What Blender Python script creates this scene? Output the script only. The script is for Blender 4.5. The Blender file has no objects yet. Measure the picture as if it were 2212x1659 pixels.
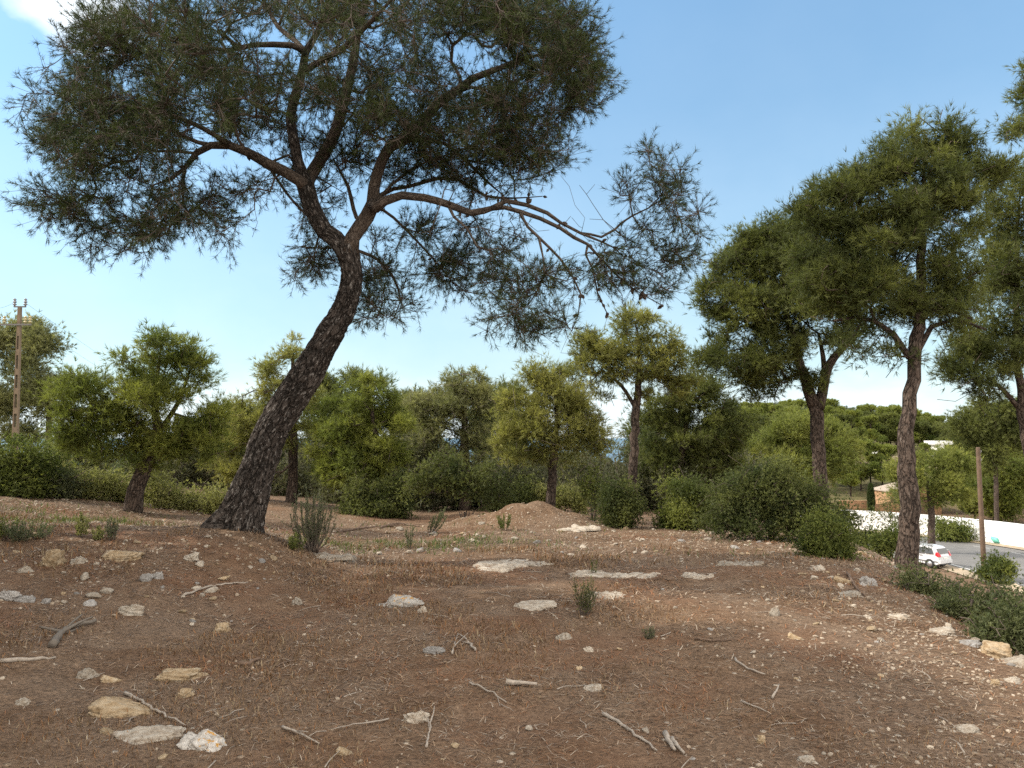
import bpy, math, random
import numpy as np
from mathutils import Vector

S = bpy.context.scene
COL = S.collection
R = math.radians

# ------------------------------------------------------------------ camera
F, CU, CV = 1639.6, 1106.0, 829.5          # focal length and centre, in pixels of the 2212 px wide study of the photo
PITCH = R(4.0)
EYE = np.array([0.0, 0.0, 1.6])
cam = bpy.data.cameras.new('camera')
cam.sensor_width = 36.0
cam.lens = 36.0 * F / 2212.0
cam.clip_start = 0.05
cam.clip_end = 60000.0
cam_o = bpy.data.objects.new('camera', cam)
cam_o.location = EYE
cam_o.rotation_euler = (R(90) + PITCH, 0, 0)
COL.objects.link(cam_o)
S.camera = cam_o

# ------------------------------------------------------------------ light
SUN_EL, SUN_AZ = 36.0, -86.0                # azimuth clockwise from +Y (the view direction)
w = bpy.data.worlds.new('World')
S.world = w
w.use_nodes = True
wn = w.node_tree
bg = wn.nodes['Background']
sky = wn.nodes.new('ShaderNodeTexSky')
sky.sky_type = 'NISHITA'
sky.sun_disc = False
sky.sun_elevation = R(SUN_EL)
sky.sun_rotation = R(SUN_AZ)
sky.air_density = 1.0
sky.dust_density = 0.6
sky.ozone_density = 1.6
bg.inputs['Strength'].default_value = 0.15
sun = bpy.data.lights.new('sun', 'SUN')
sun.energy = 3.2
sun.angle = R(0.6)
sun.color = (1.0, 0.93, 0.82)
sun_o = bpy.data.objects.new('sun', sun)
sd = Vector((math.sin(R(SUN_AZ)) * math.cos(R(SUN_EL)), math.cos(R(SUN_AZ)) * math.cos(R(SUN_EL)), math.sin(R(SUN_EL))))
sun_o.rotation_euler = sd.to_track_quat('Z', 'Y').to_euler()
COL.objects.link(sun_o)
S.view_settings.view_transform = 'Standard'
S.view_settings.look = 'None'
S.view_settings.gamma = 1.0
S.view_settings.exposure = 0.6
S.cycles.max_bounces = 5
S.cycles.diffuse_bounces = 3
S.cycles.glossy_bounces = 2
S.cycles.transmission_bounces = 3
S.cycles.transparent_max_bounces = 4
S.cycles.use_denoising = False
S.cycles.filter_width = 1.5


def L(nt, a, b):
    nt.links.new(a, b)


def nd(nt, t, ins=None, **kw):
    n = nt.nodes.new('ShaderNode' + t)
    for k, v in kw.items():
        setattr(n, k, v)
    for k, v in (ins or {}).items():
        if hasattr(v, 'is_output'):
            nt.links.new(v, n.inputs[k])
        else:
            n.inputs[k].default_value = v
    return n


def ramp(nt, fac, stops, interp='LINEAR'):
    n = nt.nodes.new('ShaderNodeValToRGB')
    n.color_ramp.interpolation = interp
    e = n.color_ramp.elements
    while len(e) < len(stops):
        e.new(0.5)
    for k, (p, c) in enumerate(stops):
        e[k].position = p
        e[k].color = (c, c, c, 1) if isinstance(c, (int, float)) else (*c, 1)
    nt.links.new(fac, n.inputs[0])
    return n.outputs[0]


def mixc(nt, fac, a, b, blend='MIX'):
    n = nt.nodes.new('ShaderNodeMix')
    n.data_type = 'RGBA'
    n.blend_type = blend
    for sock, v in ((n.inputs[0], fac), (n.inputs[6], a), (n.inputs[7], b)):
        if hasattr(v, 'is_output'):
            nt.links.new(v, sock)
        else:
            sock.default_value = (*v, 1) if isinstance(v, tuple) and len(v) == 3 else v
    return n.outputs[2]


def math_(nt, op, a, b=None, clamp=False):
    n = nt.nodes.new('ShaderNodeMath')
    n.operation = op
    n.use_clamp = clamp
    for i, v in enumerate((a, b)):
        if v is None:
            continue
        if hasattr(v, 'is_output'):
            nt.links.new(v, n.inputs[i])
        else:
            n.inputs[i].default_value = v
    return n.outputs[0]


# sky: clouds high on the left, and a thin bank along the horizon
tc = nd(wn, 'TexCoord')
sep = nd(wn, 'SeparateXYZ', {0: tc.outputs['Generated']})
mp = nd(wn, 'Mapping', {'Vector': tc.outputs['Generated'], 'Scale': (1.0, 1.0, 2.6)})
cn = nd(wn, 'TexNoise', {'Vector': mp.outputs[0], 'Scale': 5.0, 'Detail': 7.0, 'Roughness': 0.58})
low = ramp(wn, sep.outputs[2], [(0.0, 1.0), (0.04, 0.8), (0.12, 0.3), (0.22, 0.0)])
bank = ramp(wn, math_(wn, 'MULTIPLY', cn.outputs[0], low), [(0.25, 0.0), (0.56, 0.75)])
sd_ = nd(wn, 'VectorMath', {0: tc.outputs['Generated'], 1: (-0.455, 0.755, 0.470)}, operation='DISTANCE')
mp2 = nd(wn, 'Mapping', {'Vector': tc.outputs['Generated'], 'Scale': (1.0, 1.0, 1.5)})
cn2 = nd(wn, 'TexNoise', {'Vector': mp2.outputs[0], 'Scale': 7.0, 'Detail': 6.0, 'Roughness': 0.55})
near_c = ramp(wn, sd_.outputs['Value'], [(0.02, 1.0), (0.15, 0.0)])
puff = ramp(wn, math_(wn, 'MULTIPLY', math_(wn, 'ADD', math_(wn, 'MULTIPLY', cn2.outputs[0], 0.8), near_c), 0.6), [(0.60, 0.0), (0.74, 1.0)])
# unseen broken bright cloud overhead and behind the camera, added as fill light
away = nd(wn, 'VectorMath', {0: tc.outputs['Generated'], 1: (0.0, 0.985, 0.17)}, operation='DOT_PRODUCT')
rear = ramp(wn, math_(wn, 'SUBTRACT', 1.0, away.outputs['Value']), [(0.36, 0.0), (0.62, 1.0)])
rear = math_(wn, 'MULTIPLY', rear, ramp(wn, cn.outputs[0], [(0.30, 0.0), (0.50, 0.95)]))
hz_ = ramp(wn, sep.outputs[2], [(0.0, 0.50), (0.16, 0.28), (0.40, 0.08), (0.9, 0.0)])
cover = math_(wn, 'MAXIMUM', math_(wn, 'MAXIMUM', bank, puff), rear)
tint = mixc(wn, 1.0, sky.outputs[0], (0.86, 1.10, 1.08), 'MULTIPLY')
tint = mixc(wn, 1.0, tint, ramp(wn, sep.outputs[2], [(0.0, 0.50), (0.2, 0.74), (0.5, 1.05)]), 'MULTIPLY')
hz_ = math_(wn, 'MULTIPLY', hz_, math_(wn, 'ADD', math_(wn, 'MULTIPLY', cn2.outputs[0], 0.9), 0.55), True)
tint = mixc(wn, hz_, tint, (5.2, 5.9, 6.5))
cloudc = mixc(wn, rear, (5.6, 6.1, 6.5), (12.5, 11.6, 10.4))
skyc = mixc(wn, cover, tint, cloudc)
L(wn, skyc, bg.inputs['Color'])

# ------------------------------------------------------------------ projection helpers (authoring coordinates -> world points)
CT, ST = math.cos(PITCH), math.sin(PITCH)


def P(u, v, d):
    """the world point seen at study pixel (u, v) at depth d metres along +Y"""
    a = (np.asarray(u, float) - CU) / F
    b = (CV - np.asarray(v, float)) / F
    dy = CT - b * ST
    dz = ST + b * CT
    k = np.asarray(d, float) / dy
    return np.stack([a * k, dy * k, EYE[2] + dz * k], -1)


# ------------------------------------------------------------------ terrain
def hash2(ix, iy, seed):
    n = (ix.astype(np.int64) * 374761393 + iy.astype(np.int64) * 668265263 + seed * 974634777) & 0x7fffffff
    n = ((n ^ (n >> 13)) * 1274126177) & 0x7fffffff
    return ((n ^ (n >> 16)) & 0xffff) / 65535.0


def vnoise(x, y, scale, seed=0, octv=3):
    out, amp, tot = 0.0, 1.0, 0.0
    for o in range(octv):
        X, Y = x * scale * 2 ** o, y * scale * 2 ** o
        ix, iy = np.floor(X), np.floor(Y)
        fx, fy = X - ix, Y - iy
        fx, fy = fx * fx * (3 - 2 * fx), fy * fy * (3 - 2 * fy)
        a, b = hash2(ix, iy, seed + o), hash2(ix + 1, iy, seed + o)
        c, d = hash2(ix, iy + 1, seed + o), hash2(ix + 1, iy + 1, seed + o)
        out = out + amp * ((a * (1 - fx) + b * fx) * (1 - fy) + (c * (1 - fx) + d * fx) * fy)
        tot += amp
        amp *= 0.5
    return out / tot


def sst(a, b, x):
    t = np.clip((x - a) / (b - a), 0, 1)
    return t * t * (3 - 2 * t)


ROAD_Z = -7.8
TREE_X, TREE_Y = -3.60, 10.0
EDY = [-60, 0, 3, 5, 7, 9, 11.5, 13, 15, 20, 30, 50, 60, 90]
EDX = [1.5, 2.7, 3.3, 3.65, 3.9, 4.5, 5.2, 5.6, 6.2, 7.4, 9.0, 11.0, 12.0, 14.0]


def edge_x(y):
    return np.interp(y, EDY, EDX)


def H(x, y):
    x = np.asarray(x, float)
    y = np.asarray(y, float)
    base = -0.045 * np.clip(y - 10, 0, 15) - 0.10 * np.clip(y - 25, 0, 60)
    base = base + 0.09 * np.clip(-x - 2.5, 0, 11) * (1 - sst(20, 45, y))
    mx = np.where(x > TREE_X, 0.75, 2.3)
    base = base + 0.29 * np.exp(-0.5 * ((x - TREE_X) / mx) ** 2 - 0.5 * ((y - 9.6) / 1.25) ** 2)
    base = base + 0.37 * np.exp(-0.5 * ((x - 0.62) / 0.58) ** 2 - 0.5 * ((y - 16.2) / 0.7) ** 2) \
        + 0.26 * np.exp(-0.5 * ((x + 0.35) / 0.80) ** 2 - 0.5 * ((y - 16.0) / 0.6) ** 2) \
        + 0.13 * np.exp(-0.5 * ((x - TREE_X) / 0.55) ** 2 - 0.5 * ((y - 9.95) / 0.5) ** 2) * 0.4
    heap = np.exp(-0.5 * ((x - 0.3) / 0.95) ** 2 - 0.5 * ((y - 16.1) / 0.7) ** 2)
    base = base + heap * (0.22 * (vnoise(x, y, 1.9, 121) - 0.5) + 0.10 * (vnoise(x, y, 6.0, 123) - 0.5)) + 0.10 * np.exp(-0.5 * ((x - 1.35) / 0.28) ** 2 - 0.5 * ((y - 16.0) / 0.5) ** 2)
    base = base + 0.16 * np.exp(-0.5 * ((x + 1.0) / 0.5) ** 2 - 0.5 * ((y - 18.6) / 0.4) ** 2)
    s = x - edge_x(y)
    drop = 0.55 * 0.5 * (s - 0.1 + np.sqrt((s - 0.1) ** 2 + 0.25)) - 0.025
    near = base - np.maximum(drop, 0)
    k = near - ROAD_Z
    near = np.where(x > 6, ROAD_Z + 0.5 * (k + np.sqrt(k * k + 0.06)), near)
    right = ROAD_Z + 8.8 * sst(86, 160, y) + 0.02 * np.clip(y - 160, 0, 200) - 0.11 * np.clip(x - 0.40 * y, 0, 60) * sst(100, 150, y)
    valley = np.clip(-4.2 - 0.20 * (y - 60), -75, 0)
    valley = np.where(y < 60, -4.2, valley)
    wr = sst(0.17, 0.30, x / np.maximum(y, 1.0))
    far = valley * (1 - wr) + right * wr
    far = far + 52 * np.exp(-0.5 * ((x - 128) / 72) ** 2 - 0.5 * ((y - 370) / 90) ** 2) * (1 - 0.88 * wr)
    f = sst(60, 90, y)
    z = near * (1 - f) + far * f
    beyond = sst(600, 900, np.sqrt(x * x + y * y))
    z = z * (1 - beyond) - 75 * beyond
    zn = 1 - sst(28, 60, np.abs(y)) 
    z = z + zn * (0.16 * (vnoise(x, y, 0.45, 3) - 0.5) * sst(2, 6, y) + 0.05 * (vnoise(x, y, 2.2, 9) - 0.5) + 0.022 * (vnoise(x, y, 9.0, 15, 2) - 0.5))
    return z


def hz(x, y):
    return float(H(np.array([x]), np.array([y]))[0])


def G(u, v):
    """the ground point seen at study pixel (u, v)"""
    ds = np.concatenate([np.arange(1.8, 30, 0.02), np.arange(30, 200, 0.2)])
    p = P(np.full_like(ds, u), np.full_like(ds, v), ds)
    below = p[:, 2] < H(p[:, 0], p[:, 1])
    i = int(np.argmax(below)) if below.any() else len(ds) - 1
    return np.array([p[i, 0], p[i, 1], H(p[i:i + 1, 0], p[i:i + 1, 1])[0]])


# ------------------------------------------------------------------ object helpers
class Geo:
    """collects geometry and links it as ONE mesh object"""

    def __init__(self):
        self.v, self.f, self.c, self.b, self.n = [], [], [], [], 0

    def add(self, v, f, c=None, b=None):
        v = np.asarray(v, float).reshape(-1, 3)
        f = np.asarray(f, np.int64)
        self.v.append(v)
        self.f.append(f + self.n)
        if c is None:
            c = np.ones((len(v), 3))
        c = np.broadcast_to(np.asarray(c, float), (len(v), 3))
        self.c.append(c)
        self.b.append(v if b is None else np.asarray(b, float))
        self.n += len(v)
        return self

    def box(self, lo, hi, c=None):
        (a, b, d), (e, f, g) = lo, hi
        v = [(a, b, d), (e, b, d), (e, f, d), (a, f, d), (a, b, g), (e, b, g), (e, f, g), (a, f, g)]
        return self.add(v, [(0, 3, 2, 1), (4, 5, 6, 7), (0, 1, 5, 4), (1, 2, 6, 5), (2, 3, 7, 6), (3, 0, 4, 7)], c)

    def mesh(self, name, smooth=True, cols=False, bark=False):
        me = bpy.data.meshes.new(name)
        V = np.concatenate(self.v)
        me.vertices.add(len(V))
        me.vertices.foreach_set('co', V.astype(np.float32).ravel())
        loops = np.concatenate([f.ravel() for f in self.f])
        cnt = np.concatenate([np.full(len(f), f.shape[1]) for f in self.f])
        me.loops.add(len(loops))
        me.loops.foreach_set('vertex_index', loops.astype(np.int32))
        me.polygons.add(len(cnt))
        st = np.concatenate([[0], np.cumsum(cnt)[:-1]])
        me.polygons.foreach_set('loop_start', st.astype(np.int32))
        me.polygons.foreach_set('loop_total', cnt.astype(np.int32))
        me.polygons.foreach_set('use_smooth', np.full(len(cnt), smooth))
        if cols:
            a = me.attributes.new('tint', 'FLOAT_COLOR', 'POINT')
            c = np.concatenate(self.c)
            a.data.foreach_set('color', np.concatenate([c, np.ones((len(c), 1))], 1).astype(np.float32).ravel())
        if bark:
            a = me.attributes.new('bark', 'FLOAT_VECTOR', 'POINT')
            a.data.foreach_set('vector', np.concatenate(self.b).astype(np.float32).ravel())
        me.update(calc_edges=True)
        me.validate()
        return me

    def build(self, name, mat, parent=None, loc=None, **kw):
        me = self.mesh(name, **kw)
        me.materials.append(mat)
        return link(name, me, parent, loc)


def link(name, me, parent=None, loc=None):
    o = bpy.data.objects.new(name, me)
    COL.objects.link(o)
    if parent is not None:
        o.parent = parent
    if loc is not None:
        o.location = loc
    return o


def tag(o, label, cat, group=None):
    o['label'] = label
    o['category'] = cat
    if group:
        o['group'] = group
    return o


def kind(o, k):
    o['kind'] = k
    return o


def thing(name, label, cat, loc=(0, 0, 0), group=None, rz=0.0):
    o = bpy.data.objects.new(name, None)
    o.empty_display_size = 0.2
    COL.objects.link(o)
    o.location = loc
    o.rotation_euler = (0, 0, rz)
    return tag(o, label, cat, group)


def copy_tree(root, loc, rz=0.0, sc=1.0, label=None, group=None):
    r = root.copy()
    COL.objects.link(r)
    r.location = loc
    r.rotation_euler = (0, 0, rz)
    r.scale = (sc, sc, sc) if isinstance(sc, (int, float)) else sc
    if label:
        r['label'] = label
    if group:
        r['group'] = group
    for ch in list(root.children):
        c = ch.copy()
        COL.objects.link(c)
        c.parent = r
    return r


def unit(a):
    return a / np.maximum(np.linalg.norm(a, axis=-1, keepdims=True), 1e-9)


def catmull(pts, step):
    """smooth a polyline (any number of columns), resampled about every step metres"""
    p = np.asarray(pts, float)
    if len(p) < 2:
        return p
    q = np.vstack([2 * p[0] - p[1], p, 2 * p[-1] - p[-2]])
    out = []
    for i in range(1, len(q) - 2):
        n = max(1, int(np.linalg.norm(q[i + 1, :3] - q[i, :3]) / step))
        t = (np.arange(n) / n)[:, None]
        a, b, c, d = q[i - 1], q[i], q[i + 1], q[i + 2]
        out.append(0.5 * (2 * b + (c - a) * t + (2 * a - 5 * b + 4 * c - d) * t ** 2 + (3 * b - a - 3 * c + d) * t ** 3))
    out.append(p[-1:])
    return np.vstack(out)


def tube(pts, rad, n):
    """verts, quads, bark coordinates of a tapering tube"""
    p = np.asarray(pts, float)
    r = np.asarray(rad, float)
    m = len(p)
    t = unit(np.gradient(p, axis=0))
    ref = np.array([1.0, 0, 0]) if abs(t[0, 0]) < 0.8 else np.array([0, 1.0, 0])
    x = unit(ref - t[0] * (ref @ t[0]))
    X = np.empty((m, 3))
    for i in range(m):
        x = x - t[i] * (x @ t[i])
        x = x / max(np.linalg.norm(x), 1e-9)
        X[i] = x
    Y = np.cross(t, X)
    a = np.arange(n) / n * 2 * math.pi
    ca, sa = np.cos(a), np.sin(a)
    V = p[:, None, :] + r[:, None, None] * (X[:, None, :] * ca[None, :, None] + Y[:, None, :] * sa[None, :, None])
    s = np.concatenate([[0], np.cumsum(np.linalg.norm(np.diff(p, axis=0), axis=1))])
    B = np.empty((m, n, 3))
    B[..., 0] = r[:, None] * ca
    B[..., 1] = r[:, None] * sa
    B[..., 2] = s[:, None]
    i = np.arange(m - 1)[:, None] * n
    j = np.arange(n)[None, :]
    j2 = (j + 1) % n
    Q = np.stack([i + j, i + j2, i + n + j2, i + n + j], -1).reshape(-1, 4)
    return V.reshape(-1, 3), Q, B.reshape(-1, 3)


def add_tube(g, pts, rad, n, c=None):
    v, q, b = tube(pts, rad, n)
    g.add(v, q, c, b)
    e = len(v)
    cap = np.array([[e - n + k for k in range(n)]])
    g.f.append(cap + (g.n - e))
    g.f.append(np.array([[k for k in range(n)][::-1]]) + (g.n - e))
    return g


def sticks(g, A, B, r0, r1, c=None):
    """many thin three-sided twigs at once"""
    d = unit(B - A)
    ref = np.where(np.abs(d[:, 2:3]) < 0.9, [[0, 0, 1.0]], [[1.0, 0, 0]])
    x = unit(np.cross(d, ref))
    y = np.cross(d, x)
    vs = []
    for P0, rr in ((A, r0), (B, r1)):
        rr = np.broadcast_to(np.asarray(rr, float), (len(A),))[:, None]
        for k in range(3):
            an = k * 2 * math.pi / 3
            vs.append(P0 + rr * (x * math.cos(an) + y * math.sin(an)))
    V = np.stack(vs, 1)
    n = np.arange(len(A))[:, None, None] * 6
    q = np.array([[0, 1, 4, 3], [1, 2, 5, 4], [2, 0, 3, 5]])[None] + n
    if c is not None:
        c = np.repeat(np.broadcast_to(c, (len(A), 3)), 6, 0)
    g.add(V.reshape(-1, 3), q.reshape(-1, 4), c)


def needles(g, pos, axis, rng, n, Lm, w_, col, a0=18, a1=78, back=0.07):
    """a brush of n thin blades round each position"""
    T = len(pos)
    pos = np.repeat(pos, n, 0)
    ax = np.repeat(unit(axis), n, 0)
    col = np.repeat(np.broadcast_to(col, (T, 3)), n, 0)
    N = len(pos)
    per = unit(np.cross(ax, rng.normal(size=(N, 3))))
    al = np.radians(rng.uniform(a0, a1, N))[:, None]
    d = ax * np.cos(al) + per * np.sin(al)
    base = pos - ax * (rng.random((N, 1)) * back)
    Ln = Lm * rng.uniform(0.65, 1.2, (N, 1))
    side = unit(np.cross(d, rng.normal(size=(N, 3)))) * (w_ * 0.5)
    tip = base + d * Ln
    V = np.stack([base - side, base + side, tip], 1).reshape(-1, 3)
    c = np.repeat(col * rng.uniform(0.85, 1.15, (N, 1)), 3, 0)
    g.add(V, np.arange(3 * N).reshape(-1, 3), c)


def in_ball(rng, n, shell=0.0):
    d = unit(rng.normal(size=(n, 3)))
    r = (shell ** 3 + (1 - shell ** 3) * rng.random((n, 1))) ** (1 / 3)
    return d * r


# ------------------------------------------------------------------ materials
def new_mat(name):
    m = bpy.data.materials.new(name)
    m.use_nodes = True
    nt = m.node_tree
    return m, nt, nt.nodes['Principled BSDF']


def plain(name, col, rough=0.7, var=0.12, scale=6.0, metal=0.0, bump=0.0, spec=0.4):
    m, nt, b = new_mat(name)
    t = nd(nt, 'TexCoord')
    n = nd(nt, 'TexNoise', {'Vector': t.outputs['Object'], 'Scale': scale, 'Detail': 6.0, 'Roughness': 0.65})
    lo, hi = tuple(c * (1 - var) for c in col), tuple(min(1, c * (1 + var)) for c in col)
    L(nt, ramp(nt, n.outputs[0], [(0.3, lo), (0.7, hi)]), b.inputs['Base Color'])
    b.inputs['Roughness'].default_value = rough
    b.inputs['Metallic'].default_value = metal
    b.inputs['Specular IOR Level'].default_value = spec
    if bump:
        bp = nd(nt, 'Bump', {'Height': n.outputs[0], 'Strength': bump, 'Distance': 0.02})
        L(nt, bp.outputs[0], b.inputs['Normal'])
    return m


def leaf_mat(name, trans=0.35, mul=(1, 1, 1), spec=0.25):
    m, nt, b = new_mat(name)
    a = nd(nt, 'Attribute', attribute_name='tint')
    c = mixc(nt, 1.0, a.outputs['Color'], tuple(mul), 'MULTIPLY')
    L(nt, c, b.inputs['Base Color'])
    b.inputs['Roughness'].default_value = 0.55
    b.inputs['Specular IOR Level'].default_value = spec
    tr = nd(nt, 'BsdfTranslucent')
    L(nt, mixc(nt, 1.0, c, (1.1, 1.15, 0.7), 'MULTIPLY'), tr.inputs['Color'])
    mx = nd(nt, 'MixShader', {0: trans})
    L(nt, b.outputs[0], mx.inputs[1])
    L(nt, tr.outputs[0], mx.inputs[2])
    L(nt, mx.outputs[0], nt.nodes['Material Output'].inputs['Surface'])
    return m


def bark_mat(name, dark, mid, light, scale=13.0, strength=0.8, fleck=0.35):
    m, nt, b = new_mat(name)
    a = nd(nt, 'Attribute', attribute_name='bark')
    mp_ = nd(nt, 'Mapping', {'Vector': a.outputs['Vector'], 'Scale': (1.0, 1.0, 0.36)})
    wob = nd(nt, 'TexNoise', {'Vector': mp_.outputs[0], 'Scale': scale * 0.8, 'Detail': 3.0})
    wv = nd(nt, 'VectorMath', {0: wob.outputs['Color'], 1: (0.11, 0.11, 0.11)}, operation='MULTIPLY')
    av = nd(nt, 'VectorMath', {0: mp_.outputs[0], 1: wv.outputs[0]}, operation='ADD')
    vo = nd(nt, 'TexVoronoi', {'Vector': av.outputs[0], 'Scale': scale}, feature='DISTANCE_TO_EDGE')
    vc = nd(nt, 'TexVoronoi', {'Vector': av.outputs[0], 'Scale': scale})
    fine = nd(nt, 'TexNoise', {'Vector': nd(nt, 'Mapping', {'Vector': a.outputs['Vector'], 'Scale': (1.0, 1.0, 0.45)}).outputs[0], 'Scale': 34.0, 'Detail': 5.0, 'Roughness': 0.7})
    vo2 = nd(nt, 'TexVoronoi', {'Vector': av.outputs[0], 'Scale': scale * 2.3}, feature='DISTANCE_TO_EDGE')
    big = nd(nt, 'TexNoise', {'Vector': mp_.outputs[0], 'Scale': scale * 0.22, 'Detail': 3.0})
    edge = math_(nt, 'ADD', math_(nt, 'MULTIPLY', vo.outputs['Distance'], 0.75), math_(nt, 'MULTIPLY', vo2.outputs['Distance'], 0.6))
    edge = math_(nt, 'ADD', edge, math_(nt, 'MULTIPLY', math_(nt, 'SUBTRACT', big.outputs[0], 0.5), 0.22))
    crack = ramp(nt, edge, [(0.03, 0.0), (0.12, 0.6), (0.24, 1.0)])
    plate = mixc(nt, nd(nt, 'SeparateColor', {0: vc.outputs['Color']}).outputs[0], mid, tuple(0.62 * c for c in mid))
    flk = ramp(nt, fine.outputs[0], [(0.54, 0.0), (0.64, fleck)])
    plate = mixc(nt, flk, plate, light)
    col = mixc(nt, crack, dark, plate)
    L(nt, col, b.inputs['Base Color'])
    b.inputs['Roughness'].default_value = 0.9
    b.inputs['Specular IOR Level'].default_value = 0.15
    hgt = math_(nt, 'ADD', crack, math_(nt, 'MULTIPLY', fine.outputs[0], 0.4))
    bp = nd(nt, 'Bump', {'Height': hgt, 'Strength': strength, 'Distance': 0.03})
    L(nt, bp.outputs[0], b.inputs['Normal'])
    return m


def rock_mat(name, c0, c1, c2, lichen=0.0):
    m, nt, b = new_mat(name)
    t = nd(nt, 'TexCoord')
    oi = nd(nt, 'ObjectInfo')
    off = nd(nt, 'VectorMath', {0: t.outputs['Object'], 1: oi.outputs['Location']}, operation='ADD')
    n1 = nd(nt, 'TexNoise', {'Vector': off.outputs[0], 'Scale': 3.0, 'Detail': 6.0, 'Roughness': 0.65})
    n2 = nd(nt, 'TexNoise', {'Vector': off.outputs[0], 'Scale': 6.5, 'Detail': 5.0, 'Roughness': 0.6})
    col = ramp(nt, n1.outputs[0], [(0.32, c0), (0.5, c1), (0.68, c2)])
    pit = ramp(nt, n2.outputs[0], [(0.30, 0.55), (0.46, 1.0)])
    col = mixc(nt, 1.0, col, pit, 'MULTIPLY')
    shade = math_(nt, 'ADD', math_(nt, 'MULTIPLY', oi.outputs['Random'], 0.42), 0.58)
    col = mixc(nt, 1.0, col, nd(nt, 'CombineColor', {0: shade, 1: shade, 2: shade}).outputs[0], 'MULTIPLY')
    if lichen:
        n3 = nd(nt, 'TexNoise', {'Vector': t.outputs['Object'], 'Scale': 4.0, 'Detail': 5.0, 'Roughness': 0.6})
        sz = nd(nt, 'SeparateXYZ', {0: t.outputs['Object']})
        f = ramp(nt, math_(nt, 'ADD', n3.outputs[0], math_(nt, 'MULTIPLY', sz.outputs[2], 0.35)), [(lichen, 0.0), (lichen + 0.05, 1.0)])
        col = mixc(nt, f, col, (0.46, 0.24, 0.05))
    L(nt, col, b.inputs['Base Color'])
    b.inputs['Roughness'].default_value = 0.92
    b.inputs['Specular IOR Level'].default_value = 0.15
    bp = nd(nt, 'Bump', {'Height': n2.outputs[0], 'Strength': 0.35, 'Distance': 0.05})
    L(nt, bp.outputs[0], b.inputs['Normal'])
    return m


M = {}
M['needle_main'] = leaf_mat('pine needles', 0.22)
M['needle'] = leaf_mat('pine foliage', 0.45)
M['leaf'] = leaf_mat('shrub foliage', 0.4)
M['litter'] = leaf_mat('dry litter', 0.1, spec=0.15)
M['bark_main'] = bark_mat('furrowed pine bark', (0.022, 0.018, 0.015), (0.082, 0.066, 0.056), (0.36, 0.33, 0.30), 15.0, 1.0, 0.75)
M['bark_limb'] = bark_mat('pine limb bark', (0.05, 0.038, 0.03), (0.15, 0.115, 0.09), (0.28, 0.25, 0.22), 22.0, 0.6, 0.25)
M['bark'] = bark_mat('pine bark', (0.03, 0.022, 0.018), (0.13, 0.095, 0.075), (0.30, 0.26, 0.23), 14.0, 0.9, 0.35)
M['bark_grey'] = bark_mat('grey dry wood', (0.10, 0.085, 0.07), (0.24, 0.205, 0.17), (0.36, 0.32, 0.28), 22.0, 0.5, 0.3)
M['twig'] = plain('twig bark', (0.11, 0.085, 0.068), 0.9, 0.3, 9.0)
M['cone'] = plain('pine cone scales', (0.075, 0.052, 0.038), 0.8, 0.4, 60.0, bump=0.6)
M['stick'] = plain('weathered stick', (0.33, 0.28, 0.23), 0.9, 0.3, 30.0, bump=0.3)
M['stick_dark'] = plain('brown stick', (0.15, 0.10, 0.07), 0.9, 0.3, 30.0, bump=0.3)
M['rock'] = rock_mat('limestone', (0.30, 0.23, 0.165), (0.47, 0.40, 0.32), (0.60, 0.55, 0.47))
M['rock_tan'] = rock_mat('tan limestone', (0.30, 0.20, 0.11), (0.46, 0.34, 0.21), (0.55, 0.46, 0.34))
M['rock_grey'] = rock_mat('grey limestone', (0.26, 0.235, 0.21), (0.37, 0.345, 0.32), (0.48, 0.46, 0.44))
M['rock_lichen'] = rock_mat('lichened limestone', (0.33, 0.29, 0.25), (0.50, 0.46, 0.41), (0.62, 0.58, 0.53), 0.765)

# ground
m, nt, b = new_mat('dry forest floor')
t = nd(nt, 'TexCoord')
O = t.outputs['Object']
at = nd(nt, 'Attribute', attribute_name='tint')
sc_ = nd(nt, 'SeparateColor', {0: at.outputs['Color']})
n_big = nd(nt, 'TexNoise', {'Vector': O, 'Scale': 0.55, 'Detail': 5.0, 'Roughness': 0.6})
n_mid = nd(nt, 'TexNoise', {'Vector': O, 'Scale': 4.0, 'Detail': 7.0, 'Roughness': 0.7})
n_fin = nd(nt, 'TexNoise', {'Vector': O, 'Scale': 36.0, 'Detail': 3.0, 'Roughness': 0.65})
stre = nd(nt, 'TexNoise', {'Vector': nd(nt, 'Mapping', {'Vector': O, 'Rotation': (0, 0, 0.6), 'Scale': (14.0, 70.0, 20.0)}).outputs[0], 'Scale': 1.0, 'Detail': 4.0, 'Roughness': 0.7, 'Distortion': 1.5})
c = ramp(nt, n_mid.outputs[0], [(0.3, (0.105, 0.067, 0.042)), (0.48, (0.172, 0.114, 0.075)), (0.62, (0.23, 0.162, 0.112)), (0.78, (0.30, 0.232, 0.172))])
c = mixc(nt, ramp(nt, n_big.outputs[0], [(0.40, 0.0), (0.62, 0.65)]), c, (0.21, 0.165, 0.13))
drift = nd(nt, 'TexNoise', {'Vector': O, 'Scale': 1.1, 'Detail': 4.0, 'Roughness': 0.55, 'Distortion': 0.8})
c = mixc(nt, ramp(nt, drift.outputs[0], [(0.50, 0.0), (0.62, 0.7)]), c, (0.115, 0.068, 0.042))
c = mixc(nt, ramp(nt, stre.outputs[0], [(0.35, 0.0), (0.7, 0.5)]), c, (0.28, 0.185, 0.115))
c = mixc(nt, 1.0, c, ramp(nt, n_fin.outputs[0], [(0.28, 0.45), (0.5, 0.95), (0.72, 1.35)]), 'MULTIPLY')
peb = nd(nt, 'TexVoronoi', {'Vector': O, 'Scale': 16.0, 'Randomness': 1.0})
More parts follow.
